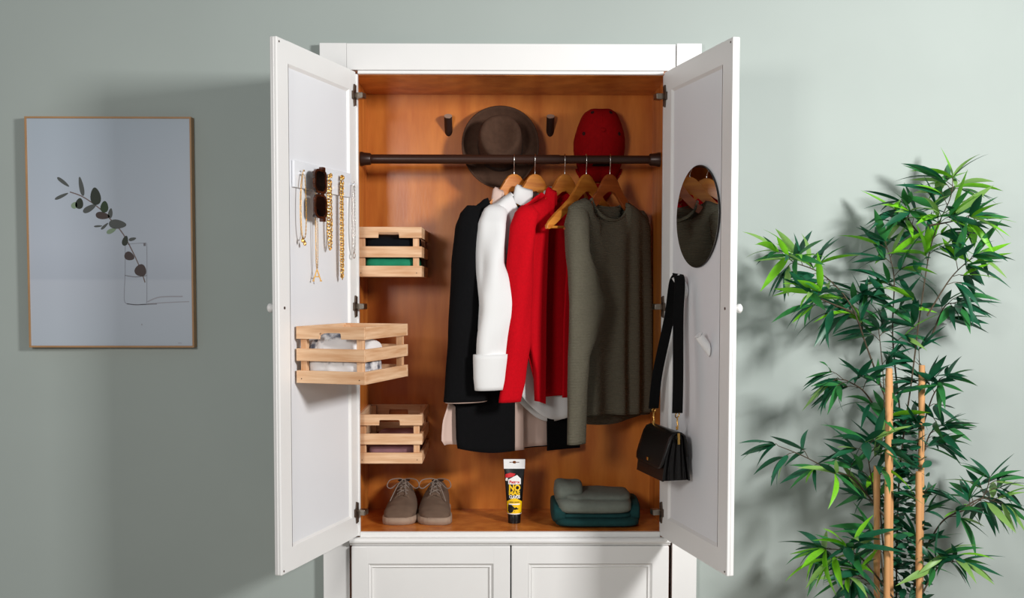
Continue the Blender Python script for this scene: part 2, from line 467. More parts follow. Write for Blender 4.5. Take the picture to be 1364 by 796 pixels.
def peg(label, loc, rz, dark=True, group=None, r=0.0135, up=0.042, tilt=38):
    t = thing('wall_peg', label, 'hook', loc, rz, group)
    b1, b2 = peg_mesh('peg', r, up, tilt)
    obj('peg_body', b1, M_PEG_BR if dark else M_HOOKW, t, smooth=40)
    obj('peg_end', b2, M_PEG_TOP if dark else M_HOOKW, t, smooth=40)
    return t
peg('dark brown round peg on the wood next to the brown hat brim', (-0.210, YB, 1.918), 0)
peg('dark brown round peg between the brown hat and the red cap', (0.137, YB, 1.918), 0)
rzr_in = RZR   # local -y of the right door frame is its inside
peg('white tapered door hook holding the black bag strap', onR(0.185, 0.0, 1.372), rzr_in, False, None, 0.0135, 0.044)
peg('empty white tapered hook on the door below the mirror', onR(0.345, 0.0, 1.209), rzr_in, False, None, 0.0125, 0.040)

# ------------------------------------------------------------------ wooden crates
CW, CL, CH, ST, SH, SG = 0.207, 0.298, 0.1565, 0.009, 0.0345, 0.0265
def slat_mesh(length, cut):
    bm = bmesh.new()
    h = length / 2
    if cut:
        c, d = 0.033, 0.018
        pts = [(-h, 0), (-c, 0), (-c, d - 0.004), (-c + 0.0015, d - 0.001), (-c + 0.005, d), (c - 0.005, d), (c - 0.0015, d - 0.001), (c, d - 0.004), (c, 0), (h, 0), (h, SH), (-h, SH)]
    else:
        pts = [(-h, 0), (h, 0), (h, SH), (-h, SH)]
    add_prism(bm, pts, -ST / 2, ST / 2, 0.0008)
    me = bpy.data.meshes.new('slat'); bm.to_mesh(me); bm.free()
    me.materials.append(M_PINE)
    return me
ME_FRONT, ME_CUT, ME_SIDE = slat_mesh(CW, False), slat_mesh(CW, True), slat_mesh(CL - 2 * ST, False)
bm = bmesh.new(); add_box(bm, -0.0095, 0.0095, -0.007, 0.007, 0.002, CH - 0.004, 0.0008)
ME_POST = bpy.data.meshes.new('corner_post'); bm.to_mesh(ME_POST); bm.free(); ME_POST.materials.append(M_PINE_Z)
bm = bmesh.new(); add_box(bm, -CW / 2 + ST, CW / 2 - ST, -0.0225, 0.0225, 0, 0.006, 0.0006)
ME_BOARD = bpy.data.meshes.new('bottom_board'); bm.to_mesh(ME_BOARD); bm.free(); ME_BOARD.materials.append(M_PINE)
bm = bmesh.new()
for k in range(1):
    add_rings(bm, [[(math.cos(2 * PI * q / 8) * 0.0016, 0, math.sin(2 * PI * q / 8) * 0.0016) for q in range(8)],
                   [(math.cos(2 * PI * q / 8) * 0.0016, -0.0006, math.sin(2 * PI * q / 8) * 0.0016) for q in range(8)]])
ME_NAIL = bpy.data.meshes.new('nail_head'); bm.to_mesh(ME_NAIL); bm.free(); ME_NAIL.materials.append(M_SCREW)

def crate(label, loc, rz):
    t = thing('wooden_crate', label, 'crate', loc, rz)
    for k in range(3):
        z = k * (SH + SG)
        for s in (-1, 1):
            me = ME_CUT if k == 2 else ME_FRONT
            link('slat', me, None, t, (0, s * (CL / 2 - ST / 2), z))
            link('slat', ME_SIDE, None, t, (s * (CW / 2 - ST / 2), 0, z), (0, 0, PI / 2))
    for sx in (-1, 1):
        for sy in (-1, 1):
            link('corner_post', ME_POST, None, t, (sx * (CW / 2 - ST - 0.0095), sy * (CL / 2 - ST - 0.007), 0))
    for k in range(6):
        link('bottom_board', ME_BOARD, None, t, (0, -CL / 2 + ST + 0.0235 + k * 0.0466, 0.001))
    for sx in (-1, 1):
        link('nail_head', ME_NAIL, None, t, (sx * (CW / 2 - 0.016), -CL / 2, 0.012))
    return t

def cloth_lump(bm, cx, cy, cz, lx, ly, lz, seed, amp=0.006, freq=14, nx=26, ny=12, p=3.5):
    """a soft folded bundle: rounded block with creases; cz is its underside"""
    rings = []
    for i in range(nx + 1):
        s = -1 + 2 * i / nx
        e = (1 - abs(s) ** 6) ** 0.35 if abs(s) < 1 else 0.0
        ring = []
        for k in range(ny * 2):
            a = 2 * PI * k / (ny * 2)
            c, q = math.cos(a), math.sin(a)
            d = (abs(c) ** p + abs(q) ** p) ** (-1 / p)
            y = c * d * ly / 2 * (0.12 + 0.88 * e); z = q * d * lz / 2 * (0.25 + 0.75 * e)
            P = Vector((s * lx / 2, y, z))
            n = noise.noise(Vector((P.x * freq + seed * 3.1, P.y * freq, P.z * freq + seed))) + 0.5 * noise.noise(Vector((P.x * freq * 2.3, P.y * freq * 2 + seed, P.z * freq * 2.6)))
            r = Vector((0, y, z)).normalized() if (y or z) else Vector((0, 0, 1))
            P += r * n * amp
            if P.z < -lz / 2: P.z = -lz / 2
            ring.append((P.x + cx, P.y + cy, P.z + cz + lz / 2))
        rings.append(ring)
    add_rings(bm, rings)

def cloth(name, label, cat, loc, rz, parts, m, group=None):
    """parts: list of (cx,cy,cz,lx,ly,lz,seed,amp)"""
    bm = bmesh.new()
    for q in parts: cloth_lump(bm, *q)
    o = obj(name, bm, m, None, loc, (0, 0, rz), smooth='all')
    return tag(o, label, cat, group)

CXT = -0.487 + CW / 2
CRZ = 1.4145
crate('slatted pine crate fixed high inside, holding green and black clothes', (CXT, YB - CL / 2, CRZ), 0)
cloth('folded_clothes', 'emerald green folded cloth in the upper pine crate', 'clothing', (CXT, YB - CL / 2, CRZ + 0.007), 0,
      [(0, 0, 0, 0.184, 0.272, 0.062, 1, 0.003)], M_GREEN)
cloth('folded_clothes', 'black folded cloth on top of the green one in the pine crate', 'clothing', (CXT, YB - CL / 2, CRZ + 0.069), 0,
      [(0, 0, 0, 0.182, 0.268, 0.068, 2, 0.005)], M_NAVY)
ZB_ = 0.822
crate('slatted pine crate fixed low inside above the shoes, holding mauve cloth', (CXT, YB - CL / 2, ZB_), 0)
cloth('folded_clothes', 'crumpled mauve cloth lying in the lower pine crate', 'clothing', (CXT, YB - CL / 2, ZB_ + 0.007), 0,
      [(0.002, 0.01, 0, 0.180, 0.25, 0.052, 5, 0.008), (0.015, 0.02, 0.042, 0.14, 0.20, 0.034, 6, 0.008)], M_MAUVE)
pc = onL(0.385 - CL / 2, CW / 2 + 0.0005, 1.117)
# the crate on the door: its long axis runs along the door, handle side towards the free edge
rzd = math.atan2(-DL.x, DL.y) if False else math.atan2((-DL).y, (-DL).x) - PI / 2
crate('slatted pine crate fixed on the open door, holding a white scarf', pc, rzd)
cloth('folded_scarf', 'white and grey patterned scarf crumpled in the crate on the door', 'scarf', pc + Vector((0, 0, 0.007)), rzd,
      [(0, -0.055, 0, 0.176, 0.155, 0.070, 11, 0.010, 18), (-0.005, -0.058, 0.050, 0.130, 0.13, 0.082, 12, 0.011, 16, 26, 12, 2.2), (-0.058, -0.075, 0.055, 0.06, 0.085, 0.055, 15, 0.010, 16, 26, 12, 2.2), (0.055, -0.045, 0.050, 0.07, 0.115, 0.060, 13, 0.010, 16, 26, 12, 2.2)], M_SCARF)

# ------------------------------------------------------------------ hat and cap on the back panel
hat = thing('felt_hat', 'brown felt brimmed hat hanging on the back panel behind the rod', 'hat', (-0.033, 0.283, 1.851), 0)
tilt = math.radians(14)
def hat_pt(x, y, h):      # brim plane x (right), y (up); h towards the viewer
    n = Vector((0, -math.cos(tilt), math.sin(tilt) + 0.12)); up = Vector((0, math.sin(tilt), math.cos(tilt)))
    return Vector((1, 0, 0)) * x + up * y + n * h
bm = bmesh.new()
rings = []
NS = 48
def ell(a, rx, ry): return math.cos(a) * rx, math.sin(a) * ry
for (f, h) in ((0.56, 0.000), (0.60, -0.003), (0.72, -0.006), (0.86, -0.004), (0.96, 0.006), (1.0, 0.016)):
    ring = []
    for k in range(NS):
        a = 2 * PI * k / NS
        x, y = ell(a, 0.128 * f, 0.146 * f)
        hh = h + (0.014 * (f - 0.6) / 0.4) * (math.cos(2 * a)) * 0.6
        ring.append(hat_pt(x, y, hh))
    rings.append(ring)
add_rings(bm, rings, False, False)
solidify(obj('brim', bm, M_HAT, hat, smooth='all'), 0.004)
bm = bmesh.new(); rings = []
for (f, h) in ((1.0, 0.0), (0.985, 0.03), (0.96, 0.06), (0.92, 0.078), (0.84, 0.088), (0.70, 0.088), (0.5, 0.080), (0.25, 0.074), (0.02, 0.072)):
    rings.append([hat_pt(*ell(2 * PI * k / NS, 0.075 * f, 0.084 * f), h + (0.006 * math.cos(2 * PI * k / NS * 2) if 0.3 < f < 0.95 else 0)) for k in range(NS)])
add_rings(bm, rings, False, True)
obj('crown', bm, M_HAT, hat, smooth='all')
bm = bmesh.new()
add_rings(bm, [[hat_pt(*ell(2 * PI * k / NS, r, r * 1.13), h) for k in range(NS)] for r, h in ((0.0752, 0.001), (0.0765, 0.004), (0.0758, 0.020), (0.0745, 0.022))], False, False)
obj('hat_band', bm, M_HATBAND, hat, smooth='all')

cap = thing('baseball_cap', 'red baseball cap hanging on the back panel behind the rod', 'cap', (0.304, YB, 1.862), 0)
def cap_pt(a, t):        # a: around, t: 0 apex .. 1 rim ; dome towards the viewer and up
    ph = t * PI / 2
    rx = 0.084 * math.sin(ph) ** 0.85
    rz = (0.112 if math.sin(a) > 0 else 0.125) * math.sin(ph) ** 0.85
    h = 0.115 * math.cos(ph) ** 0.9
    g = 1 - 0.012 * (abs(math.sin(3 * a)) < 0.12)
    k = (abs(math.cos(a)) ** 2.5 + abs(math.sin(a)) ** 2.5) ** (-1 / 2.5) * (1 - 0.032 * math.cos(6 * a + PI))
    k = 1 + (k - 1) * math.sin(ph)
    return Vector((math.cos(a) * rx * g * k, -h - 0.004, math.sin(a) * rz * g * k + 0.040 * math.cos(ph)))
bm = bmesh.new(); rings = []
NC = 60
for j in range(1, 15):
    rings.append([cap_pt(2 * PI * k / NC, j / 14) for k in range(NC)])
R = add_rings(bm, rings, True, False)
solidify(obj('dome', bm, M_CAP, cap, smooth='all'), 0.003)
for k in range(6):
    a = PI / 6 + k * PI / 3
    tube('seam', [cap_pt(a, t / 12) * 1.004 for t in range(1, 13)], 0.0019, M_CAP, cap, 6)
    b = a + PI / 6
    p = cap_pt(b, 0.44)
    d = (cap_pt(b + 0.05, 0.44) - cap_pt(b - 0.05, 0.44)).cross(cap_pt(b, 0.48) - cap_pt(b, 0.40)).normalized()
    if d.y > 0: d = -d
    p = p + d * 0.0012
    e = lathe('eyelet', [(0.0062, -0.003), (0.0062, 0.0016), (0.0018, 0.0016), (0.0018, -0.001)], M_CAPDARK, cap, 12, 'Z', loc=p)
    e.rotation_euler = d.to_track_quat('Z', 'Y').to_euler()
lathe('button', [(0.008, 0), (0.008, 0.003), (0.005, 0.006), (0.001, 0.007)], M_CAP, cap, 14, 'Z', loc=cap_pt(0, 0.02), rot=(PI / 2 - 0.35, 0, 0))
bm = bmesh.new()       # sheet coloured as the shade inside the opening above the adjusting strap
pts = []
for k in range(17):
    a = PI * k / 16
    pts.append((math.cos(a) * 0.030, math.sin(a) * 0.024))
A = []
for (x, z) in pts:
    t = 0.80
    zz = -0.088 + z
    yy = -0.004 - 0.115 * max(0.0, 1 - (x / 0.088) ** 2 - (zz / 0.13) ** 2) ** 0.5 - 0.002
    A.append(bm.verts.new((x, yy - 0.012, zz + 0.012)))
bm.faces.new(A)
solidify(obj('strap_opening_shade', bm, M_CAPDARK, cap), 0.002)
bm = bmesh.new()       # the peak, folded down behind the dome against the panel
A = []
for j in range(6):
    r0 = 0.05 + 0.07 * j / 5
    A.append([Vector((math.cos(PI + PI * k / 20) * (0.080 - 0.004 * j), -0.006 + 0.0 * j, -0.075 + math.sin(PI + PI * k / 20) * r0)) for k in range(21)])
add_rings(bm, A, False, False, closed=False)
solidify(obj('peak', bm, M_CAP, cap, smooth='all'), 0.003)

# ------------------------------------------------------------------ clothes hangers
def hanger(label, hx, th, m, tilt=0.0, bar=False, drop=0.015):
    t = thing('clothes_hanger', label, 'hanger', (hx, ROD_Y, ROD_Z), 0)
    top = [(0.0, -0.047), (0.010, -0.048), (0.022, -0.054), (0.037, -0.070), (0.056, -0.098), (0.09, -0.128), (0.13, -0.155), (0.17, -0.181), (0.198, -0.202), (0.212, -0.215)]
    low = [(0.210, -0.226), (0.197, -0.227), (0.17, -0.211), (0.13, -0.186), (0.09, -0.163), (0.06, -0.143), (0.036, -0.120), (0.018, -0.104), (0.0, -0.099)]
    dz = lambda x: drop * max(0.0, min(1.0, (x - 0.035) / 0.035))
    top = [(x, z - dz(x)) for x, z in top]; low = [(x, z - dz(x) * 0.6) for x, z in low]
    right = top + low
    left = [(-x, z) for x, z in (top[1:] + low[:-1])][::-1]
    pts = right + left
    bm = bmesh.new()
    add_prism(bm, pts, -0.0055, 0.0055, 0.0032)
    R = Matrix.Rotation(tilt, 4, 'Y')
    bm.transform(Matrix.Translation((0, 0, -0.05)) @ R @ Matrix.Translation((0, 0, 0.05)))
    b = obj('hanger_body', bm, m, t, smooth=40)
    b.rotation_euler = (0, 0, th)
    if bar:
        bm = bmesh.new(); add_tube(bm, [(-0.203, 0, -0.220), (0.203, 0, -0.220)], 0.0045, 10)
        bm.transform(Matrix.Translation((0, 0, -0.05)) @ R @ Matrix.Translation((0, 0, 0.05)))
        b2 = obj('trouser_bar', bm, m, t, smooth=40); b2.rotation_euler = (0, 0, th)
    path = [(0, 0, -0.052), (0, 0, -0.042), (0, -0.002, -0.034), (0, -0.010, -0.022), (0, -0.0165, -0.008)]
    for k in range(0, 11):
        a = PI + 0.1 - k * (PI + 0.5) / 10
        path.append((0, math.cos(a) * 0.0172, math.sin(a) * 0.0172))
    tube('hook', catmull(path, 40), 0.0016, M_STEEL, t, 8)
    return t
HX = dict(jacket=0.012, shirt=0.080, cardigan=0.177, empty=0.247, sweater=0.324)
TH = dict(jacket=30, shirt=32, cardigan=35, empty=48, sweater=42)
TH = {k: math.radians(v) for k, v in TH.items()}
hanger('honey wooden hanger carrying the black jacket', HX['jacket'], TH['jacket'], M_HANGER)
hanger('honey wooden hanger carrying the white shirt', HX['shirt'], TH['shirt'], M_HANGER)
hanger('wooden hanger carrying the red cardigan', HX['cardigan'], TH['cardigan'], M_HANGER)
hanger('empty honey wooden hanger sloping down between red cardigan and grey sweater', HX['empty'], TH['empty'], M_HANGER, tilt=math.radians(-2), bar=True, drop=0.0)
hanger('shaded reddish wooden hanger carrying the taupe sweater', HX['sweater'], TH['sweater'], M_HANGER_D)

# ------------------------------------------------------------------ garments
# local frame: x along the hanger (negative = the shoulder nearer the room), y = -v, z measured from the hem
def garment(name, label, key, zb):
    t = thing(name, label, 'clothing', (HX[key], ROD_Y, zb), TH[key])
    t['zb'] = zb
    return t

def folds(u, tt, amp, freq, ph, seed):
    return amp * tt * (math.sin(u * freq + ph + 1.2 * math.sin(u * freq * 0.37 + seed)) * 0.7 + 0.6 * noise.noise(Vector((u * 22, tt * 1.5, seed))))

def sheet(t, name, m, uL, uR, ztop, zbot, v, nu=36, nz=44, amp=0.008, freq=60, ph=0.0, seed=1.0, thick=0.003, round_l=True, round_r=True, neck=0.07):
    """one layer of cloth. uL/uR: tables (z,u); ztop/zbot: functions of u; v: depth in front of the hanger plane"""
    zb = t['zb']
    bm = bmesh.new()
    def f(s, q):
        # first guess of u from the mean width, then of z
        u0 = interp(uL, 1.3) * (1 - s) + interp(uR, 1.3) * s
        z1, z0 = ztop(u0), zbot(u0)
        z = z1 + (z0 - z1) * q
        u = interp(uL, z) * (1 - s) + interp(uR, z) * s
        edge = 1.0
        if round_l: edge *= min(1.0, (s / 0.12)) ** 0.35
        if round_r: edge *= min(1.0, ((1 - s) / 0.12)) ** 0.35
        topf = min(1.0, q * 30.0) ** 0.5 if abs(u) > neck else min(1.0, 0.45 + q * 5.0)
        vv = v * edge * topf + folds(u, 0.12 + 0.88 * q, amp, freq, ph, seed) * min(1.0, 0.3 + edge)
        return (u, -vv, z - zb)
    add_grid(bm, f, nu, nz)
    bmesh.ops.recalc_face_normals(bm, faces=bm.faces)
    o = obj(name, bm, m, t, smooth='all')
    solidify(o, thick)
    return o

def sleeve(t, name, m, rows, seed=1.0, amp=0.004, n=28, per=6, thick=0.0025):
    """rows: (z, u_left, u_right, v_centre, v_half)"""
    zb = t['zb']
    rows = sorted(rows, key=lambda r: -r[0])
    tabs = [sorted([(r[0], r[i]) for r in rows]) for i in (1, 2, 3, 4)]
    z1, z0 = rows[0][0], rows[-1][0]
    nz = int((z1 - z0) / 0.012)
    bm = bmesh.new(); rings = []
    for j in range(nz + 1):
        z = z1 + (z0 - z1) * j / nz
        ul, ur, vc, vh = (interp(tb, z) for tb in tabs)
        cu, hu = (ul + ur) / 2, (ur - ul) / 2
        ring = []
        for k in range(n):
            a = 2 * PI * k / n
            w = 1 + amp / 0.03 * (0.55 * math.sin(3 * a + z * 9 + seed) + 0.8 * noise.noise(Vector((math.cos(a) * 1.3, math.sin(a) * 1.3 + seed, z * 9)))) * min(1, j / 8)
            ring.append((cu + math.cos(a) * hu * (0.6 + 0.4 * w), -(vc + math.sin(a) * vh * w), z - zb))
        rings.append(ring)
    add_rings(bm, rings, True, False)
    o = obj(name, bm, m, t, smooth='all')
    solidify(o, thick)
    return o

SHOULDER = [(0.07, 1.690), (0.09, 1.675), (0.13, 1.648), (0.17, 1.624), (0.19, 1.611), (0.205, 1.598)]
def shoulder_top(neck_u, low=0.0, tab=SHOULDER):
    """height of the upper edge at u; low scoops the neck"""
    def f(u):
        a = abs(u)
        if a < neck_u: return interp(tab, neck_u) - low * (1 - (a / neck_u) ** 2) ** 0.5
        return interp(tab, a)
    return f

def collar(t, m, nu_, nv_, z0, z1, zf, gap=0.5, point=0.03, m_name='collar', lean=0.004):
    """turned-down shirt collar: stand from z0 to z1, then the fall to zf, points at the front opening"""
    zb = t['zb']
    bm = bmesh.new()
    n = 40
    rows = [[], [], [], [], []]
    for k in range(n + 1):
        s = k / n
        a = -PI / 2 + gap + s * (2 * PI - 2 * gap)      # opening faces the front (-y)
        front = max(0.0, -math.sin(a))
        c, sn = math.cos(a), math.sin(a)
        zz1 = z1 - 0.018 * front
        tip = point * max(0.0, 1 - min(s, 1 - s) / 0.16) ** 1.5
        for r, (ff, z) in zip(rows, ((1.0, z0), (1.0, zz1 - 0.006), (1.08, zz1), (1.2, zz1 - 0.008), (1.42, zf - tip))):
            r.append((c * nu_ * ff, sn * nv_ * ff - lean * front * (1 if ff > 1.3 else 0), z - zb))
    add_rings(bm, rows, False, False, closed=False)
    o = obj(m_name, bm, m, t, smooth='all')
    return solidify(o, 0.0025)

# --- black jacket with beige lining
jk = garment('jacket', 'black open jacket with beige lining hanging beside the pine crates', 'jacket', 0.83)
topj = shoulder_top(0.07, 0.03, [(0.07, 1.668), (0.09, 1.664), (0.125, 1.647), (0.17, 1.616), (0.205, 1.592)])
sheet(jk, 'jacket_back', M_BLACK, [(0.87, -0.15), (0.97, -0.17), (1.03, -0.245), (1.3, -0.225), (1.6, -0.195)], [(0.83, 0.258), (1.3, 0.235), (1.6, 0.2)], topj,
      lambda u: 0.885 - 0.04 * min(1, max(0, (u + 0.2) / 0.2)), -0.026, amp=0.004, seed=3)
sheet(jk, 'jacket_lining', M_BEIGE, [(0.87, -0.248), (0.90, -0.266), (0.95, -0.262), (1.02, -0.240), (1.3, -0.22), (1.6, -0.19)], [(0.83, 0.252), (1.3, 0.23), (1.6, 0.195)], lambda u: topj(u) - 0.01,
      lambda u: 0.882 - 0.032 * min(1, max(0, (u + 0.2) / 0.2)), -0.018, amp=0.004, seed=3, thick=0.0015)
sheet(jk, 'front_panel', M_BLACK, [(0.85, -0.205), (0.90, -0.213), (1.0, -0.215), (1.3, -0.215), (1.6, -0.195)], [(0.83, -0.002), (1.0, -0.002), (1.4, -0.01), (1.66, -0.055)],
      topj, lambda u: 0.845 + 0.022 * max(0, -(u + 0.06) / 0.15) ** 2, 0.012, amp=0.003, seed=5, round_r=False)
sheet(jk, 'lining_facing', M_BEIGE, [(0.83, -0.008), (1.0, -0.006), (1.4, -0.015), (1.62, -0.05)], [(0.83, 0.036), (1.0, 0.034), (1.4, 0.01), (1.62, -0.04)],
      lambda u: 1.60, lambda u: 0.846, 0.006, nu=8, amp=0.002, seed=5, round_l=False, round_r=False, thick=0.0015)
sheet(jk, 'front_panel', M_BLACK, [(0.83, 0.124), (1.0, 0.122), (1.4, 0.09), (1.66, 0.055)], [(0.83, 0.262), (1.0, 0.258), (1.3, 0.235), (1.6, 0.2)],
      topj, lambda u: 0.836, 0.008, amp=0.003, seed=6, round_l=False)
sleeve(jk, 'sleeve', M_BLACK, [(1.640, -0.172, -0.13, 0.0, 0.012), (1.615, -0.196, -0.11, 0.004, 0.03), (1.57, -0.215, -0.12, 0.01, 0.042), (1.45, -0.232, -0.13, 0.018, 0.046),
                               (1.22, -0.252, -0.128, 0.026, 0.042), (1.08, -0.262, -0.120, 0.026, 0.038), (1.022, -0.266, -0.115, 0.026, 0.038)], seed=2, amp=0.002)
sleeve(jk, 'sleeve_lining', M_BEIGE, [(1.06, -0.258, -0.121, 0.026, 0.033), (1.0185, -0.262, -0.119, 0.026, 0.034)], seed=2, amp=0.0)
sleeve(jk, 'sleeve', M_BLACK, [(1.638, 0.125, 0.165, 0.0, 0.012), (1.615, 0.12, 0.196, -0.004, 0.02), (1.57, 0.15, 0.212, -0.01, 0.022), (1.2, 0.15, 0.236, -0.018, 0.022), (1.03, 0.15, 0.240, -0.02, 0.022)], seed=4, amp=0.002)
collar(jk, M_BEIGE, 0.064, 0.020, 1.640, 1.704, 1.622, gap=0.8, point=0.0)

# --- white shirt
sh = garment('shirt', 'white long-sleeved shirt between the black jacket and red cardigan', 'shirt', 0.94)
tops = shoulder_top(0.07, 0.03)
hem_s = lambda u: 0.944 + 0.075 * (abs(u - 0.045) / 0.17) ** 2.2
sheet(sh, 'shirt_back', M_SHIRT, [(0.94, -0.070), (1.05, -0.085), (1.2, -0.15), (1.4, -0.185), (1.6, -0.19)], [(0.94, 0.2), (1.3, 0.2), (1.6, 0.19)], tops, lambda u: hem_s(u) - 0.01, -0.020, amp=0.004, seed=8)
sheet(sh, 'shirt_front', M_SHIRT, [(0.94, -0.070), (1.05, -0.085), (1.2, -0.15), (1.4, -0.185), (1.6, -0.19)], [(0.94, 0.2), (1.3, 0.2), (1.6, 0.19)],
      shoulder_top(0.07, 0.07), hem_s, 0.016, amp=0.0045, freq=70, seed=9)
sleeve(sh, 'sleeve', M_SHIRT, [(1.642, -0.172, -0.13, 0.0, 0.012), (1.625, -0.198, -0.115, 0.008, 0.028), (1.58, -0.220, -0.130, 0.020, 0.038), (1.46, -0.238, -0.142, 0.042, 0.040), (1.39, -0.244, -0.116, 0.052, 0.038), (1.325, -0.248, -0.088, 0.058, 0.034),
                               (1.25, -0.255, -0.128, 0.060, 0.032), (1.16, -0.256, -0.145, 0.060, 0.026), (1.155, -0.256, -0.145, 0.060, 0.025)], seed=21, amp=0.012)
sleeve(sh, 'cuff', M_SHIRT, [(1.172, -0.264, -0.138, 0.060, 0.035), (1.10, -0.263, -0.143, 0.060, 0.031), (1.062, -0.259, -0.146, 0.060, 0.028)], seed=22, amp=0.001, thick=0.004)
sleeve(sh, 'sleeve', M_SHIRT, [(1.642, 0.125, 0.165, 0.0, 0.012), (1.62, 0.12, 0.19, -0.002, 0.018), (1.55, 0.14, 0.2, -0.006, 0.018), (1.1, 0.13, 0.205, -0.008, 0.018)], seed=23, amp=0.002)
collar(sh, M_SHIRT, 0.062, 0.020, 1.650, 1.712, 1.652, gap=0.35, point=0.035)
for zz in (1.55, 1.42, 1.29, 1.16, 1.03):
    lathe('button', [(0.0055, 0), (0.0055, 0.002), (0.003, 0.0025)], M_HOOKW, sh, 12, 'Y', loc=(0.0, -0.026, zz - 0.94), rot=(PI, 0, 0))

# --- red cardigan
rd = garment('cardigan', 'bright red open cardigan with collar hanging in front of the white shirt', 'cardigan', 1.0)
topr = shoulder_top(0.07, 0.03)
sheet(rd, 'cardigan_back', M_RED, [(1.0, -0.10), (1.25, -0.165), (1.6, -0.19)], [(1.0, 0.2), (1.6, 0.19)], topr, lambda u: 1.025, -0.024, amp=0.003, seed=31)
sheet(rd, 'front_panel', M_RED, [(1.0, -0.120), (1.10, -0.124), (1.225, -0.158), (1.4, -0.19), (1.6, -0.19)], [(1.0, -0.087), (1.3, -0.083), (1.55, -0.076), (1.66, -0.058)],
      topr, lambda u: 1.012 - 0.006 * (u + 0.13) / 0.05, 0.016, nu=20, amp=0.0035, freq=80, seed=32, round_r=False)
sheet(rd, 'front_panel', M_RED, [(1.0, -0.016), (1.24, -0.014), (1.5, 0.0), (1.66, 0.05)], [(1.0, 0.2), (1.6, 0.19)],
      topr, lambda u: 1.022, 0.012, nu=30, amp=0.003, seed=33, round_l=False)
sleeve(rd, 'sleeve', M_RED, [(1.640, -0.172, -0.13, 0.0, 0.012), (1.618, -0.198, -0.115, 0.006, 0.028), (1.57, -0.216, -0.13, 0.008, 0.034), (1.45, -0.232, -0.140, 0.012, 0.034), (1.22, -0.243, -0.152, 0.014, 0.030),
                             (1.1, -0.253, -0.174, 0.014, 0.024), (1.022, -0.268, -0.190, 0.014, 0.020)], seed=34, amp=0.007)
sleeve(rd, 'sleeve', M_RED, [(1.638, 0.125, 0.165, 0.0, 0.012), (1.615, 0.12, 0.19, -0.004, 0.018), (1.55, 0.14, 0.205, -0.01, 0.018), (1.06, 0.13, 0.21, -0.014, 0.018)], seed=35, amp=0.002)
collar(rd, M_RED, 0.062, 0.018, 1.645, 1.704, 1.648, gap=0.75, point=0.050)

# --- taupe sweater
sw = garment('sweater', 'taupe ribbed crew-neck sweater hanging last on the rod below the red cap', 'sweater', 0.89)
SW_TAB = [(0.07, 1.668), (0.10, 1.664), (0.13, 1.653), (0.17, 1.630), (0.205, 1.600)]
topw = shoulder_top(0.088, 0.024, SW_TAB)
topwf = shoulder_top(0.088, 0.068, SW_TAB)
UL = [(0.9, -0.150), (1.3, -0.165), (1.6, -0.192)]; UR = [(0.9, 0.205), (1.3, 0.205), (1.6, 0.195)]
sheet(sw, 'sweater_back', M_SWEAT, UL, UR, topw, lambda u: 0.928 + 0.03 * (abs(u - 0.02) / 0.2) ** 2, -0.022, amp=0.005, freq=45, seed=41)
sheet(sw, 'sweater_front', M_SWEAT, UL, UR, topwf, lambda u: 0.966 - 0.008 * math.sin(u * 12), 0.026, nu=64, nz=52, amp=0.017, freq=62, ph=0.6, seed=42)
sleeve(sw, 'sleeve', M_SWEAT, [(1.640, -0.172, -0.13, 0.0, 0.012), (1.622, -0.192, -0.115, 0.006, 0.026), (1.58, -0.212, -0.13, 0.016, 0.036), (1.5, -0.222, -0.145, 0.03, 0.036), (1.40, -0.228, -0.105, 0.044, 0.034), (1.33, -0.230, -0.078, 0.050, 0.032),
                               (1.24, -0.232, -0.115, 0.052, 0.030), (1.16, -0.234, -0.155, 0.052, 0.026), (1.05, -0.235, -0.163, 0.050, 0.022), (0.893, -0.238, -0.166, 0.048, 0.018)], seed=43, amp=0.003)
sleeve(sw, 'sleeve', M_SWEAT, [(1.638, 0.125, 0.165, 0.0, 0.012), (1.62, 0.12, 0.19, -0.002, 0.018), (1.55, 0.15, 0.208, -0.006, 0.018), (1.2, 0.16, 0.214, -0.008, 0.018), (0.95, 0.16, 0.214, -0.008, 0.016)], seed=44, amp=0.002)
# rib at the neck
pth = []
for k in range(48):
    a = 2 * PI * k / 48
    fr = max(0.0, -math.sin(a)); bk = max(0.0, math.sin(a))
    pth.append((math.cos(a) * 0.088, math.sin(a) * 0.013 - 0.003 * fr, 1.666 - 0.067 * fr - 0.023 * bk - sw['zb']))
tube('neck_rib', pth, 0.0060, M_SWEAT, sw, 8, True, 0.5)
for t in (jk, sh, rd, sw):
    del t['zb']

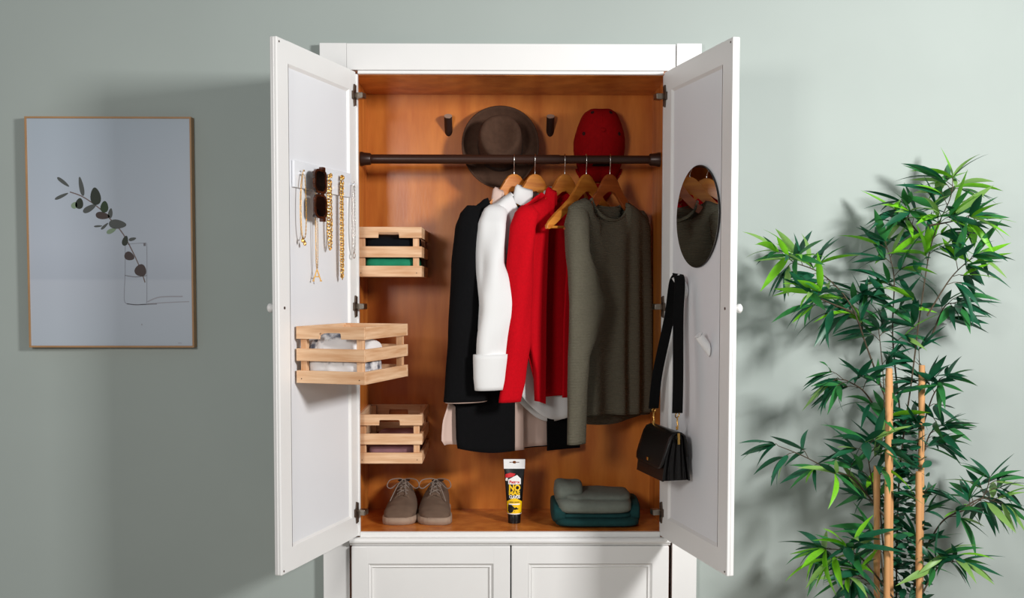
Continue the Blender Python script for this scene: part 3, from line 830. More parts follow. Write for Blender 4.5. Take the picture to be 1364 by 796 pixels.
# ------------------------------------------------------------------ shoes
def shoe(label, loc, mirror, rz):
    t = thing('lace_up_shoe', label, 'shoe', loc, rz, None)
    m = mirror
    # plan: stations along y from the toe (0) to the heel
    st = [(0.000, 0.020, 0.020), (0.006, 0.034, 0.032), (0.020, 0.046, 0.046), (0.045, 0.0525, 0.060), (0.075, 0.0535, 0.072), (0.10, 0.0510, 0.086), (0.13, 0.047, 0.101),
          (0.155, 0.0430, 0.108), (0.185, 0.040, 0.109), (0.215, 0.037, 0.107), (0.235, 0.030, 0.102), (0.244, 0.016, 0.095)]
    def bend(y): return m * (0.010 * math.sin(y / 0.244 * PI) - 0.006 * (1 - y / 0.244))
    bm = bmesh.new(); rings = []
    tab_w = [(a, b) for a, b, c in st]; tab_h = [(a, c) for a, b, c in st]
    NY = 36
    for i in range(NY + 1):
        y = 0.244 * (i / NY) ** 1.25
        w, h = interp(tab_w, y), interp(tab_h, y)
        ring = []
        z0 = 0.022
        topw_ = 0.62 + 0.38 * max(0, 1 - y / 0.085)
        for k in range(25):
            a = PI * k / 24
            c, q = math.cos(a), math.sin(a)
            ex = 0.62
            z = z0 + (h - z0) * (q ** ex)
            narrow = 1 - (1 - topw_) * q ** 2.2
            x = (abs(c) ** 0.75) * (1 if c > 0 else -1) * w * (0.985 if q < 0.1 else 1.0) * narrow + bend(y)
            ring.append((x, y, z + 0.0015 * noise.noise(Vector((x * 40 + m, y * 40, z * 40)))))
        rings.append(ring)
    R = add_rings(bm, rings, True, True, closed=False)
    upper = obj('upper', bm, M_SUEDE, t, smooth=70)
    # sole
    bm = bmesh.new(); rows = []
    out = []
    n = 40
    ys = [0.244 * (0.5 - 0.5 * math.cos(PI * i / n)) for i in range(n + 1)]
    for y in ys: out.append((interp(tab_w, y) + 0.0045 + bend(y), y))
    for y in ys[::-1]: out.append((-(interp(tab_w, y) + 0.0045) + bend(y), y))
    cx = 0; cy = 0.122
    def off(f, z): return [((x - bend(y)) * f + bend(y), cy + (y - cy) * (1 + (f - 1) * 0.35) - (0.004 * (f > 0.99)), z) for x, y in out]
    add_rings(bm, [off(0.95, 0.0), off(0.99, 0.0025), off(1.0, 0.009), off(1.0, 0.017), off(0.985, 0.0225), off(0.95, 0.0245)])
    obj('sole', bm, M_SOLE, t, smooth=60)
    # throat: dark opening and tongue
    def top(y, x=0.0):
        w, h = interp(tab_w, y), interp(tab_h, y)
        tw = 0.62 + 0.38 * max(0, 1 - y / 0.085)
        r = min(0.98, abs(x) / (w * max(tw, 0.42)))
        return 0.022 + (h - 0.022) * (1 - 0.35 * r ** 3)
    bm = bmesh.new()
    add_grid(bm, lambda u, v: ((-1 + 2 * u) * 0.013 + bend(0.088 + 0.075 * v), 0.088 + 0.075 * v, top(0.088 + 0.075 * v) + 0.0025 + 0.012 * max(0, v - 0.75)), 6, 12)
    solidify(obj('tongue', bm, M_SUEDE, t, smooth='all'), 0.003)
    # facings (quarters) either side
    for s in (-1, 1):
        bm = bmesh.new()
        def q(u, v, s=s):
            y = 0.084 + 0.082 * v
            x = s * (0.006 + 0.004 * v + (0.024 - 0.002 * v) * u)
            return (x + bend(y), y, top(y, x) + 0.0035 - 0.003 * u * u - 0.001)
        add_grid(bm, q, 6, 14)
        bmesh.ops.recalc_face_normals(bm, faces=bm.faces)
        solidify(obj('lace_facing', bm, M_SUEDE, t, smooth='all'), 0.0028)
    # seam across the toe
    tube('toe_seam', catmull([(-0.040 + bend(0.085), 0.115, top(0.11, 0.05) - 0.030), (-0.025 + bend(0.085), 0.090, top(0.088, 0.02) - 0.006), (bend(0.08), 0.080, top(0.080) + 0.0008),
                      (0.025 + bend(0.085), 0.090, top(0.088, 0.02) - 0.006), (0.040 + bend(0.085), 0.115, top(0.11, 0.05) - 0.030)], 24), 0.0012, M_SUEDE, t, 6)
    # laces: four crossings, a bow with loops and two loose ends
    for i in range(4):
        y = 0.094 + 0.018 * i
        bm = bmesh.new()
        for s in (-1, 1):
            add_tube(bm, catmull([(s * 0.017 + bend(y), y, top(y, 0.017) + 0.003), (s * 0.006 + bend(y), y + 0.006, top(y) + 0.0075), (-s * 0.008 + bend(y), y + 0.012, top(y + 0.012) + 0.0075), (-s * 0.018 + bend(y), y + 0.018, top(y + 0.018, 0.017) + 0.003)], 12), 0.0021, 6)
        obj('lace_crossing', bm, M_LACE, t, smooth=60)
    yk = 0.158; zk = top(yk) + 0.012
    kx = bend(yk)
    for s in (-1, 1):
        loop = [(kx, yk, zk), (kx + s * 0.018, yk - 0.012, zk + 0.006), (kx + s * 0.045, yk - 0.03, zk + 0.003), (kx + s * 0.053, yk - 0.042, zk - 0.014), (kx + s * 0.040, yk - 0.040, zk - 0.022), (kx + s * 0.018, yk - 0.022, zk - 0.008), (kx, yk - 0.004, zk)]
        tube('lace_loop', catmull(loop, 36), 0.0016, M_LACE, t, 6)
        end = [(kx, yk - 0.002, zk), (kx + s * 0.012, yk - 0.035, zk - 0.004), (kx + s * 0.026, yk - 0.065, zk - 0.026), (kx + s * 0.040, yk - 0.09, zk - 0.055)]
        if s == m: end = [(kx, yk - 0.002, zk), (kx + s * 0.006, yk - 0.03, zk), (kx + s * 0.010, yk - 0.06, zk - 0.022), (kx + s * 0.012, yk - 0.078, zk - 0.036)]
        tube('lace_end', catmull(end, 20), 0.0015, M_LACE, t, 6)
    tube('lace_knot', [(kx - 0.006, yk - 0.003, zk), (kx + 0.006, yk - 0.003, zk)], 0.0035, M_LACE, t, 8)
    # flat dark disc on the closed upper, standing for the collar opening
    bm = bmesh.new()
    pts = [(math.cos(2 * PI * k / 24) * 0.021 + bend(0.195), 0.196 + math.sin(2 * PI * k / 24) * 0.030) for k in range(24)]
    add_rings(bm, [[(x, y, top(min(y, 0.24)) + 0.002) for x, y in pts], [(x, y, top(min(y, 0.24)) + 0.0035) for x, y in pts]])
    obj('collar_opening_disc', bm, M_DARKIN, t, smooth=30)
    return t
shoe('taupe suede lace-up shoe on the wardrobe floor under the low crate', (-0.360, 0.088, ZS), 1, 0.03)
shoe('taupe suede lace-up shoe next to its mate, nearer the glue tube', (-0.247, 0.086, ZS), -1, -0.03)

# ------------------------------------------------------------------ glue tube
TZ = 0.208
gt = thing('glue_tube', 'black and yellow tube of glue with white top standing on its cap', 'tube', (0.014, 0.130, ZS), 0)
def tube_r(z):
    t = max(0.0, min(1.0, (z - 0.030) / (0.180 - 0.030)))
    return 0.0235 + (0.0335 - 0.0235) * t, 0.0225 * (1 - t) ** 0.75 + 0.0022
def tube_y(x, z):
    rx, ry = tube_r(z)
    return -ry * max(0.0, 1 - (x / rx) ** 2) ** 0.5
bm = bmesh.new()
rings = []
for i in range(25):
    z = 0.028 + (0.182 - 0.028) * i / 24
    rx, ry = tube_r(z)
    if i == 0: rx, ry = rx * 0.93, ry * 0.93
    rings.append([(math.cos(2 * PI * k / 40) * rx, math.sin(2 * PI * k / 40) * ry, z) for k in range(40)])
add_rings(bm, rings)
obj('tube_body', bm, M_TUBEBLK, gt, smooth=50)
lathe('screw_cap', [(0.0195, 0.0), (0.0205, 0.001), (0.0212, 0.026), (0.020, 0.0285)] , M_TUBEBLK, gt, 36)
bm = bmesh.new()
h = 0.0352
slot = [(-0.016, 0.1975), (-0.006, 0.1975), (-0.003, 0.1945), (0.003, 0.1945), (0.006, 0.1975), (0.016, 0.1975), (0.016, 0.2005), (0.006, 0.2005), (0.003, 0.2035), (-0.003, 0.2035), (-0.006, 0.2005), (-0.016, 0.2005)]
outer = [(-h + 0.001, 0.178), (h - 0.001, 0.178), (h, 0.2085), (-h, 0.2085)]
def ring_face(bm, outer, inner, y0, y1):
    edges = []
    for (y) in (y0, y1):
        vo = [bm.verts.new((p[0], y, p[1])) for p in outer]; vi = [bm.verts.new((p[0], y, p[1])) for p in inner]
        es = [bm.edges.new((vo[k], vo[(k + 1) % len(vo)])) for k in range(len(vo))] + [bm.edges.new((vi[k], vi[(k + 1) % len(vi)])) for k in range(len(vi))]
        bmesh.ops.triangle_fill(bm, use_beauty=True, use_dissolve=False, edges=es)
        edges.append((vo, vi))
    for q in (0, 1):
        A, B = edges[0][q], edges[1][q]
        for k in range(len(A)): bm.faces.new((A[k], A[(k + 1) % len(A)], B[(k + 1) % len(A)], B[k]))
    bmesh.ops.recalc_face_normals(bm, faces=bm.faces)
ring_face(bm, outer, slot, -0.0042, 0.0042)
obj('white_crimp', bm, M_TUBEWHT, gt)

def on_tube(me_or_bm, lift):
    for v in me_or_bm.verts:
        v.co.y = tube_y(v.co.x, v.co.z) - lift
def print_shape(name, pts, m, lift=0.0006, parent=gt):
    """flat print following the tube; pts outline in x,z"""
    bm = bmesh.new()
    vs = [bm.verts.new((p[0], 0, p[1])) for p in pts]
    bm.faces.new(vs)
    bmesh.ops.triangulate(bm, faces=bm.faces)
    for _ in range(3): bmesh.ops.subdivide_edges(bm, edges=[e for e in bm.edges if e.calc_length() > 0.003], cuts=1)
    bmesh.ops.triangulate(bm, faces=[f for f in bm.faces if len(f.verts) > 3])
    on_tube(bm, lift)
    bmesh.ops.recalc_face_normals(bm, faces=bm.faces)
    return obj(name, bm, m, parent, smooth='all')
def print_text(name, body, size, cx, z, m, width=None, lift=0.0014, bold=0.0, shear=0.0):
    cu = bpy.data.curves.new(name, 'FONT'); cu.body = body; cu.size = size; cu.align_x = 'CENTER'; cu.offset = bold; cu.shear = shear
    tmp = bpy.data.objects.new(name, cu); COL.objects.link(tmp)
    dg = bpy.context.evaluated_depsgraph_get(); dg.update()
    me = bpy.data.meshes.new_from_object(tmp.evaluated_get(dg))
    bpy.data.objects.remove(tmp, do_unlink=True)
    bm = bmesh.new(); bm.from_mesh(me); bpy.data.meshes.remove(me)
    xs = [v.co.x for v in bm.verts]; x0, x1 = min(xs), max(xs)
    k = (width / (x1 - x0)) if width else 1.0
    for v in bm.verts:
        v.co = Vector(((v.co.x - (x0 + x1) / 2) * k + cx, 0, v.co.y + z))
    bmesh.ops.triangulate(bm, faces=bm.faces)
    bmesh.ops.subdivide_edges(bm, edges=[e for e in bm.edges if e.calc_length() > 0.006], cuts=1)
    on_tube(bm, lift)
    o = obj(name, bm, m, gt)
    return o
def half(z, f=0.9): return tube_r(z)[0] * f
arch = [(-half(0.04, 0.93), 0.033), (half(0.04, 0.93), 0.033)]
arch += [(half(0.076, 0.93), 0.072)] + [(x * half(0.076, 0.93), 0.072 + (1 - abs(x) ** 1.4) * 0.013) for x in [1 - q / 6 for q in range(1, 12)]] + [(-half(0.076, 0.93), 0.072)]
print_shape('yellow_band', arch, M_YEL)
print_shape('white_line', [(-half(0.034, 0.97), 0.0315), (half(0.034, 0.97), 0.0315), (half(0.036, 0.97), 0.0345), (-half(0.036, 0.97), 0.0345)], M_WHTP, 0.0007)
house = [(-0.020, 0.128), (0.021, 0.128), (0.021, 0.146), (0.009, 0.158), (-0.002, 0.153), (-0.020, 0.143)]
print_shape('white_badge', house, M_WHTP, 0.0007)
print_shape('red_flash', [(-0.030, 0.150), (-0.022, 0.149), (-0.003, 0.1535), (0.004, 0.162), (-0.014, 0.165), (-0.029, 0.160)], M_REDP, 0.0011)
print_shape('white_flash', [(-0.0295, 0.139), (-0.0215, 0.139), (-0.0215, 0.1485), (-0.0275, 0.1485)], M_WHTP, 0.0009)
print_text('lettering', 'Pattex', 0.0125, 0.001, 0.1315, M_REDP, 0.034, bold=0.0004)
print_text('lettering', 'NO', 0.026, 0.001, 0.1085, M_YEL, 0.037, bold=0.0012)
print_text('lettering', 'MÁS', 0.018, 0.0, 0.094, M_YEL, 0.036, bold=0.0009)
print_text('lettering', 'CLAVOS', 0.0135, 0.001, 0.0835, M_WHTP, 0.035, bold=0.0006)
# small print lines and the pictured planks on the yellow band
for (a, b, z) in ((-0.016, -0.002, 0.0700), (0.000, 0.016, 0.0700)):
    print_shape('small_print', [(a, z), (b, z), (b, z + 0.0022), (a, z + 0.0022)], M_BLKP, 0.0010)
print_shape('small_print', [(-0.018, 0.0625), (0.018, 0.0625), (0.018, 0.066), (-0.018, 0.066)], M_WHTP, 0.0010)
print_shape('small_picture', [(-0.017, 0.0455), (-0.004, 0.0465), (0.011, 0.0475), (0.015, 0.0495), (0.010, 0.0515), (0.006, 0.0555), (0.003, 0.0525), (-0.001, 0.0505), (-0.004, 0.0550), (-0.008, 0.0525), (-0.008, 0.0495), (-0.015, 0.0480)], M_BLKP, 0.0010)

# ------------------------------------------------------------------ folded clothes on the inner floor
cloth('folded_sweater', 'dark teal folded sweater under the grey-green one on the wardrobe floor', 'clothing', (0.281, 0.150, ZS), 0,
      [(0, 0, 0, 0.285, 0.235, 0.034, 51, 0.003, 9), (-0.012, 0.01, 0.026, 0.27, 0.22, 0.022, 52, 0.004, 9), (-0.122, 0.0, 0.010, 0.05, 0.2, 0.065, 56, 0.004, 9), (0.12, 0.02, 0.010, 0.045, 0.2, 0.068, 57, 0.004, 9)], M_TEAL)
cloth('folded_sweater', 'grey-green folded sweater lying on top of the dark teal one', 'clothing', (0.270, 0.140, ZS + 0.041), 0,
      [(0.002, 0, 0, 0.250, 0.205, 0.050, 53, 0.005, 9), (0.012, 0.015, 0.030, 0.228, 0.18, 0.034, 54, 0.009, 15), (-0.078, 0.02, 0.024, 0.095, 0.15, 0.072, 55, 0.007, 12, 26, 12, 2.0)], M_SAGE)

# ------------------------------------------------------------------ round mirror on the right door
mr = thing('round_mirror', 'round frameless mirror stuck on the wardrobe door above the bag', 'mirror', onR(0.2555, 0, 1.585), RZR)
lathe('mirror_back', [(0.1455, 0.0), (0.1465, -0.002), (0.1462, -0.0045)], M_MIRBACK, mr, 72, 'Y', loc=(0, 0.005, 0))
lathe('mirror_pane', [(0.1445, 0.0), (0.1445, -0.0012)], M_MIRROR, mr, 72, 'Y', loc=(0, 0.0005, 0), smooth=10)

# ------------------------------------------------------------------ shoulder bag on the right door
bag = thing('shoulder_bag', 'small black leather shoulder bag with gold clasps hanging from a door hook', 'bag', onR(0.145, 0.0, 0.822), RZR)
# local x along the door to its free edge, -y away from the door
BX0, BX1 = -0.100, 0.105
def side_prof(z):   # front (negative) and back y at height z in 0..0.138
    t = z / 0.138
    return -(0.094 - 0.030 * t ** 1.5), -(0.012 + 0.018 * t)
bm = bmesh.new()
def sec(x, inset=0.0):
    pts = []
    for k in range(9):
        z = 0.132 * k / 8 + 0.0
        pts.append((x, side_prof(z)[0] + inset, z))
    for k in range(8, -1, -1):
        z = 0.132 * k / 8
        pts.append((x, side_prof(z)[1] - inset, z))
    return pts
add_rings(bm, [sec(BX0 + 0.008, 0.006), sec(BX0 + 0.016), sec(BX1 - 0.016), sec(BX1 - 0.008, 0.006)])
obj('bag_body', bm, M_LEATHER, bag, smooth=40)
# accordion gussets
for (x, s) in ((BX0, -1), (BX1, 1)):
    for q in (0.2, 0.5, 0.8):
        bm = bmesh.new()
        rows = []
        for k in range(9):
            z = 0.118 * k / 8
            f, b = side_prof(z)
            yc = f + (b - f) * q
            w = (b - f) * 0.11
            rows.append([(x - s * 0.012, yc - w, z + 0.002), (x - s * 0.002, yc - w * 0.2, z + 0.002), (x - s * 0.002, yc + w * 0.2, z + 0.002), (x - s * 0.012, yc + w, z + 0.002)])
        add_rings(bm, rows, True, True)
        obj('gusset_fold', bm, M_LEATHER, bag, smooth=30)
# front and back boards
for which in (0, 1):
    bm = bmesh.new()
    def q(u, v, which=which):
        z = 0.132 * v
        return (BX0 + (BX1 - BX0) * u, side_prof(z)[which], z)
    add_grid(bm, q, 4, 8)
    solidify(obj('bag_board', bm, M_LEATHER, bag), 0.005)
# flap over the top and down the front with rounded lower corners
bm = bmesh.new()
prof = [(side_prof(0.06)[1], 0.07), (side_prof(0.10)[1] + 0.002, 0.11), (side_prof(0.13)[1], 0.131), (-0.040, 0.1395), (-0.052, 0.1400), (-0.064, 0.135), (-0.0725, 0.122), (-0.0800, 0.100), (-0.0885, 0.076), (-0.0950, 0.055), (-0.0985, 0.040), (-0.1000, 0.0335)]
rows = []
for i, (y, z) in enumerate(prof):
    ins = 0.0
    if i == len(prof) - 1: ins = 0.030
    elif i == len(prof) - 2: ins = 0.008
    elif i == len(prof) - 3: ins = 0.001
    rows.append([(BX0 - 0.004 + ins + (BX1 - BX0 + 0.008 - 2 * ins) * k / 12, y, z) for k in range(13)])
add_rings(bm, rows, False, False, closed=False)
solidify(obj('flap', bm, M_LEATHER, bag, smooth=50), 0.004)
box('clasp', -0.006, 0.006, -0.103, -0.099, 0.046, 0.056, M_GOLD, bag, 0.001)
# rings, hooks and strap
hook_l = Vector((0.053, -0.030, 0.600))       # strap top over the hook in local coordinates
for (x, y, zt) in ((BX0 + 0.018, -0.050, 0.185), (BX1 - 0.004, -0.050, 0.192)):
    tube('strap_ring', [(x + math.cos(2 * PI * k / 16) * 0.012, y + math.sin(2 * PI * k / 16) * 0.003, zt + math.sin(2 * PI * k / 16) * 0.008) for k in range(16)], 0.0018, M_GOLD, bag, 6, True)
    tube('snap_hook', [(x, y, zt - 0.008), (x, y, zt - 0.020), (x + 0.004, y, zt - 0.030), (x + 0.003, y, zt - 0.042), (x - 0.003, y, zt - 0.044), (x - 0.004, y, zt - 0.034)], 0.0024, M_GOLD, bag, 8)
    tube('ring_tab', [(x + (0.010 if x > 0 else -0.004), y, 0.140), (x + (0.012 if x > 0 else -0.004), y, 0.108)], 0.0042, M_GOLD if x > 0 else M_LEATHER, bag, 8)
def strap_strip(pts, w):
    bm = bmesh.new()
    path = catmull(pts, 28)
    rows = []
    for i, p in enumerate(path):
        t = (path[min(i + 1, 28)] - path[max(i - 1, 0)]).normalized()
        wd_ = Vector((0.15, -1.0, 0)).normalized()
        wd_ = (wd_ - t * wd_.dot(t)).normalized()
        rows.append([p - wd_ * w / 2, p + wd_ * w / 2])
    add_rings(bm, rows, False, False, closed=False)
    return bm
zl = 0.190
solidify(obj('strap', strap_strip([(BX0 + 0.018, -0.050, zl), (BX0 + 0.040, -0.047, 0.30), (0.010, -0.040, 0.47), (0.030, -0.034, 0.572), (0.046, -0.028, 0.597)], 0.034), M_STRAP, bag), 0.003)
solidify(obj('strap', strap_strip([(BX1 - 0.004, -0.050, 0.197), (BX1 - 0.008, -0.047, 0.30), (0.078, -0.040, 0.47), (0.068, -0.032, 0.572), (0.044, -0.028, 0.599)], 0.034), M_STRAP, bag), 0.003)

# ------------------------------------------------------------------ jewellery on the left door
nh = thing('necklace_holder', 'glossy white jewellery strip stuck on the wardrobe door above a crate', 'jewellery holder', onL(0.21, 0, 1.655), RZL)
bm = bmesh.new()
# local x along the door to its free edge; +y away from the door
add_box(bm, -0.170, 0.182, -0.0055, 0.003, 0.0, 0.073, 0.0015)
obj('strip', bm, M_GLOSSW, nh)
for w in (0.361, 0.268, 0.203, 0.126, 0.047):
    lathe('holder_pin', [(0.003, 0.0), (0.003, 0.012), (0.0045, 0.013), (0.0045, 0.015), (0.001, 0.016)], M_GLOSSW, nh, 12, 'Z', loc=(w - 0.21, 0.003, 0.040), rot=(-PI / 2, 0, 0))

def add_link(bm, c, t, n, L, Wd, r, seg=8, rs=4):
    """one oval chain link: centre c, long axis t, wide axis n"""
    path = [c + t * (math.cos(2 * PI * k / seg) * L) + n * (math.sin(2 * PI * k / seg) * Wd) for k in range(seg)]
    add_tube(bm, path, r, rs, True)
def chain(bm, path, L, Wd, r):
    path = [Vector(p) for p in path]
    acc = 0.0; flip = 0; step = L * 1.55
    nxt = 0.0
    for a, b in zip(path, path[1:]):
        d = (b - a); l = d.length
        if l < 1e-6: continue
        t = d / l
        while nxt <= acc + l:
            c = a + t * (nxt - acc)
            s1 = Vector((1, 0, 0)); s1 = (s1 - t * s1.dot(t)).normalized(); s2 = t.cross(s1)
            n = s1 if flip % 2 == 0 else s2
            add_link(bm, c, t, (n * 0.8 + (s2 if flip % 2 == 0 else s1) * 0.45).normalized(), L, Wd, r)
            flip += 1; nxt += step
        acc += l

def necklace(label, w, z1, z0, spread, L, Wd, r, m, group=None):
    t = thing('necklace', label, 'necklace', onL(w, 0.0135, z0), RZL)
    h = z1 - z0
    bm = bmesh.new()
    pts = catmull([(-spread, 0, h * 0.35), (-spread * 0.8, 0, h * 0.75), (-0.003, 0.002, h - 0.002), (0, 0.003, h), (0.003, 0.002, h - 0.002), (spread * 0.8, 0, h * 0.75), (spread, 0, h * 0.35), (spread * 0.7, 0, h * 0.08), (0, 0, 0), (-spread * 0.7, 0, h * 0.08), (-spread, 0, h * 0.35)], 120)
    chain(bm, pts, L, Wd, r)
    obj('chain', bm, m, t, smooth='all')
    return t
t = necklace('fine gold double-strand necklace beside the sunglasses, nearest the door edge', 0.361, 1.700, 1.515, 0.016, 0.0032, 0.0018, 0.0009, M_GOLD)
for (dx, dz) in ((-0.004, -0.012), (0.008, -0.004)):
    lathe('pendant', [(0.0001, -0.008), (0.004, -0.005), (0.0045, 0.0), (0.002, 0.006), (0.0005, 0.009)], M_GOLD, t, 10, 'Z', loc=(dx, 0.001, dz))
t = necklace('fine gold necklace with a letter pendant below the sunglasses', 0.285, 1.690, 1.432, 0.006, 0.0026, 0.0015, 0.0007, M_GOLD)
bm = bmesh.new()
add_tube(bm, [(-0.011, 0, -0.033), (0.0, 0, 0.0)], 0.0018, 6); add_tube(bm, [(0.011, 0, -0.033), (0.0, 0, 0.0)], 0.0018, 6)
add_tube(bm, [(-0.0065, 0, -0.021), (0.0065, 0, -0.021)], 0.0016, 6)
add_tube(bm, [(-0.014, 0, -0.033), (-0.008, 0, -0.033)], 0.0016, 6); add_tube(bm, [(0.008, 0, -0.033), (0.014, 0, -0.033)], 0.0016, 6)
obj('letter_pendant', bm, M_GOLD, t, rot=(0, 0, math.radians(135)), smooth=50)
necklace('thick gold curb chain necklace hanging next to the sunglasses', 0.203, 1.705, 1.492, 0.009, 0.0058, 0.0042, 0.0017, M_GOLD)
necklace('long gold rope chain necklace, the longest on the strip', 0.126, 1.706, 1.408, 0.005, 0.0050, 0.0042, 0.0019, M_GOLD)
t = necklace('pale delicate necklace with a small ring, nearest the door hinges', 0.047, 1.698, 1.486, 0.009, 0.0030, 0.0018, 0.0008, M_SILVER)
tube('ring_pendant', [(math.cos(2 * PI * k / 16) * 0.008, 0, -0.008 + math.sin(2 * PI * k / 16) * 0.008) for k in range(16)], 0.0012, M_SILVER, t, 6, True)

# sunglasses hang upright by one folded arm: local x is the width of a lens, z runs along the brow
sg = thing('sunglasses', 'brown tortoiseshell sunglasses hanging upright on the jewellery strip', 'sunglasses', onL(0.300, 0.030, 1.570), RZL)
sg.scale = (1.3, 1, 1)
def rounded(cx, cz, hx, hz, r, n=6):
    pts = []
    for q, (sx, sz) in enumerate(((1, 1), (-1, 1), (-1, -1), (1, -1))):
        for k in range(n + 1):
            a = PI / 2 * q + PI / 2 * k / n
            pts.append((cx + sx * (hx - r) + math.cos(a) * r, cz + sz * (hz - r) + math.sin(a) * r))
    return pts
for zc in (0.038, 0.108):
    bm = bmesh.new()
    ring_face(bm, rounded(0, zc, 0.028, 0.034, 0.018), rounded(0, zc, 0.022, 0.028, 0.014), 0.0, 0.006)
    obj('lens_rim', bm, M_TORT, sg, smooth=40)
    bm = bmesh.new(); add_prism(bm, rounded(0, zc, 0.0225, 0.0285, 0.0145), 0.002, 0.004)
    obj('lens', bm, M_LENS, sg, smooth=40)
bm = bmesh.new(); add_box(bm, -0.016, -0.004, 0.0, 0.006, 0.066, 0.080, 0.002); obj('bridge', bm, M_TORT, sg)
for zc, s in ((0.002, -1), (0.144, 1)):
    bm = bmesh.new(); add_box(bm, -0.024, -0.010, -0.008, 0.005, zc - 0.006, zc + 0.006, 0.002); obj('end_piece', bm, M_TORT, sg)
    tube('temple_arm', catmull([(-0.017, -0.006, zc), (-0.017, -0.012, zc - s * 0.05), (-0.014, -0.014, zc - s * 0.10), (0.004, -0.015, zc - s * 0.135)], 16), 0.0034, M_TORT, sg, 8)

# ------------------------------------------------------------------ framed poster
pt = thing('framed_poster', 'thin oak framed poster of a leafy twig in a glass vase', 'picture', (-1.2415, YW, 1.193), 0)
PW, PH, PD = 0.512, 0.712, 0.030
FW = 0.0055
for (n_, x0, x1, z0, z1) in (('frame_rail', -PW / 2, PW / 2, PH - FW, PH), ('frame_rail', -PW / 2, PW / 2, 0, FW)):
    box(n_, x0, x1, -PD, -0.001, z0, z1, M_OAK, pt, 0.0006)
for s in (-1, 1):
    a, b = sorted((s * PW / 2, s * (PW / 2 - FW)))
    box('frame_stile', a, b, -PD, -0.001, FW, PH - FW, M_OAK, pt, 0.0006)
m = mat('poster_paper', srgb(186, 195, 205), 0.35)
nt = m.node_tree; b = nt.nodes['Principled BSDF']
tc = nt.nodes.new('ShaderNodeTexCoord'); sp = nt.nodes.new('ShaderNodeSeparateXYZ'); nt.links.new(tc.outputs['Object'], sp.inputs[0])
rp = nt.nodes.new('ShaderNodeValToRGB'); dv = nt.nodes.new('ShaderNodeMath'); dv.operation = 'DIVIDE'; dv.inputs[1].default_value = PH
nt.links.new(sp.outputs['Z'], dv.inputs[0]); nt.links.new(dv.outputs[0], rp.inputs[0]); nt.links.new(rp.outputs[0], b.inputs['Base Color'])
el = rp.color_ramp.elements
el[0].position = 0.0; el[0].color = srgb(180, 189, 199); el[1].position = 1.0; el[1].color = srgb(172, 183, 194)
for p, c in ((0.290, srgb(184, 191, 202)), (0.302, srgb(176, 184, 196)), (0.45, srgb(182, 190, 202))):
    e = el.new(p); e.color = c
box('print', -PW / 2 + FW, PW / 2 - FW, -PD + 0.004, -0.004, FW, PH - FW, m, pt, 0)
YP = -PD + 0.0036
OX, OZ = -1.2415, 1.193
def flat(name, pts, m, parent=pt, y=YP):
    bm = bmesh.new()
    vs = [bm.verts.new((x - OX, y, z - OZ)) for x, z in pts]
    f = bm.faces.new(vs)
    bm.normal_update()
    if f.normal.y > 0: f.normal_flip()
    return obj(name, bm, m, parent)
PM = dict(dark=mat('print_dark_leaf', srgb(38, 46, 34), 0.5), green=mat('print_green_leaf', srgb(36, 58, 28), 0.5), grey=mat('print_grey_leaf', srgb(78, 82, 80), 0.5),
          pale=mat('print_pale_leaf', srgb(128, 148, 122), 0.5), brown=mat('print_brown_leaf', srgb(66, 52, 50), 0.5), stem=mat('print_stem', srgb(112, 96, 92), 0.5),
          glass=mat('print_glass_line', srgb(146, 150, 160), 0.5), glassd=mat('print_glass_dark', srgb(112, 110, 116), 0.5), shadow=mat('print_soft_grey', srgb(160, 160, 168), 0.5))
def pleaf(cx, cz, L, Wd, ang, m):
    ca, sa = math.cos(ang), math.sin(ang)
    pts = []
    for k in range(20):
        a = 2 * PI * k / 20
        x, z = math.cos(a) * L / 2, math.sin(a) * Wd / 2 * (1 - 0.25 * math.cos(a))
        pts.append((cx + x * ca - z * sa, cz + x * sa + z * ca))
    flat('printed_leaf', pts, PM[m])
def pstroke(name, pts, w, m, n=24, y=YP + 0.0002):
    path = catmull([(x, 0, z) for x, z in pts], n)
    L_, R_ = [], []
    for i, p in enumerate(path):
        t = (path[min(i + 1, n)] - path[max(i - 1, 0)]).normalized()
        nn = Vector((-t.z, 0, t.x)) * w / 2
        L_.append((p.x + nn.x, p.z + nn.z)); R_.append((p.x - nn.x, p.z - nn.z))
    bm = bmesh.new()
    A = [bm.verts.new((x - OX, y, z - OZ)) for x, z in L_]; B = [bm.verts.new((x - OX, y, z - OZ)) for x, z in R_]
    for i in range(n): 
        f = bm.faces.new((A[i], A[i + 1], B[i + 1], B[i]))
    bm.normal_update()
    for f in bm.faces:
        if f.normal.y > 0: f.normal_flip()
    return obj(name, bm, PM[m], pt)
pstroke('printed_stem', [(-1.3634, 1.6743), (-1.3231, 1.6592), (-1.273, 1.6238), (-1.238, 1.5883), (-1.2031, 1.5477), (-1.1734, 1.4917), (-1.1489, 1.4356), (-1.136, 1.395)], 0.0035, 'stem')
R_ = math.radians
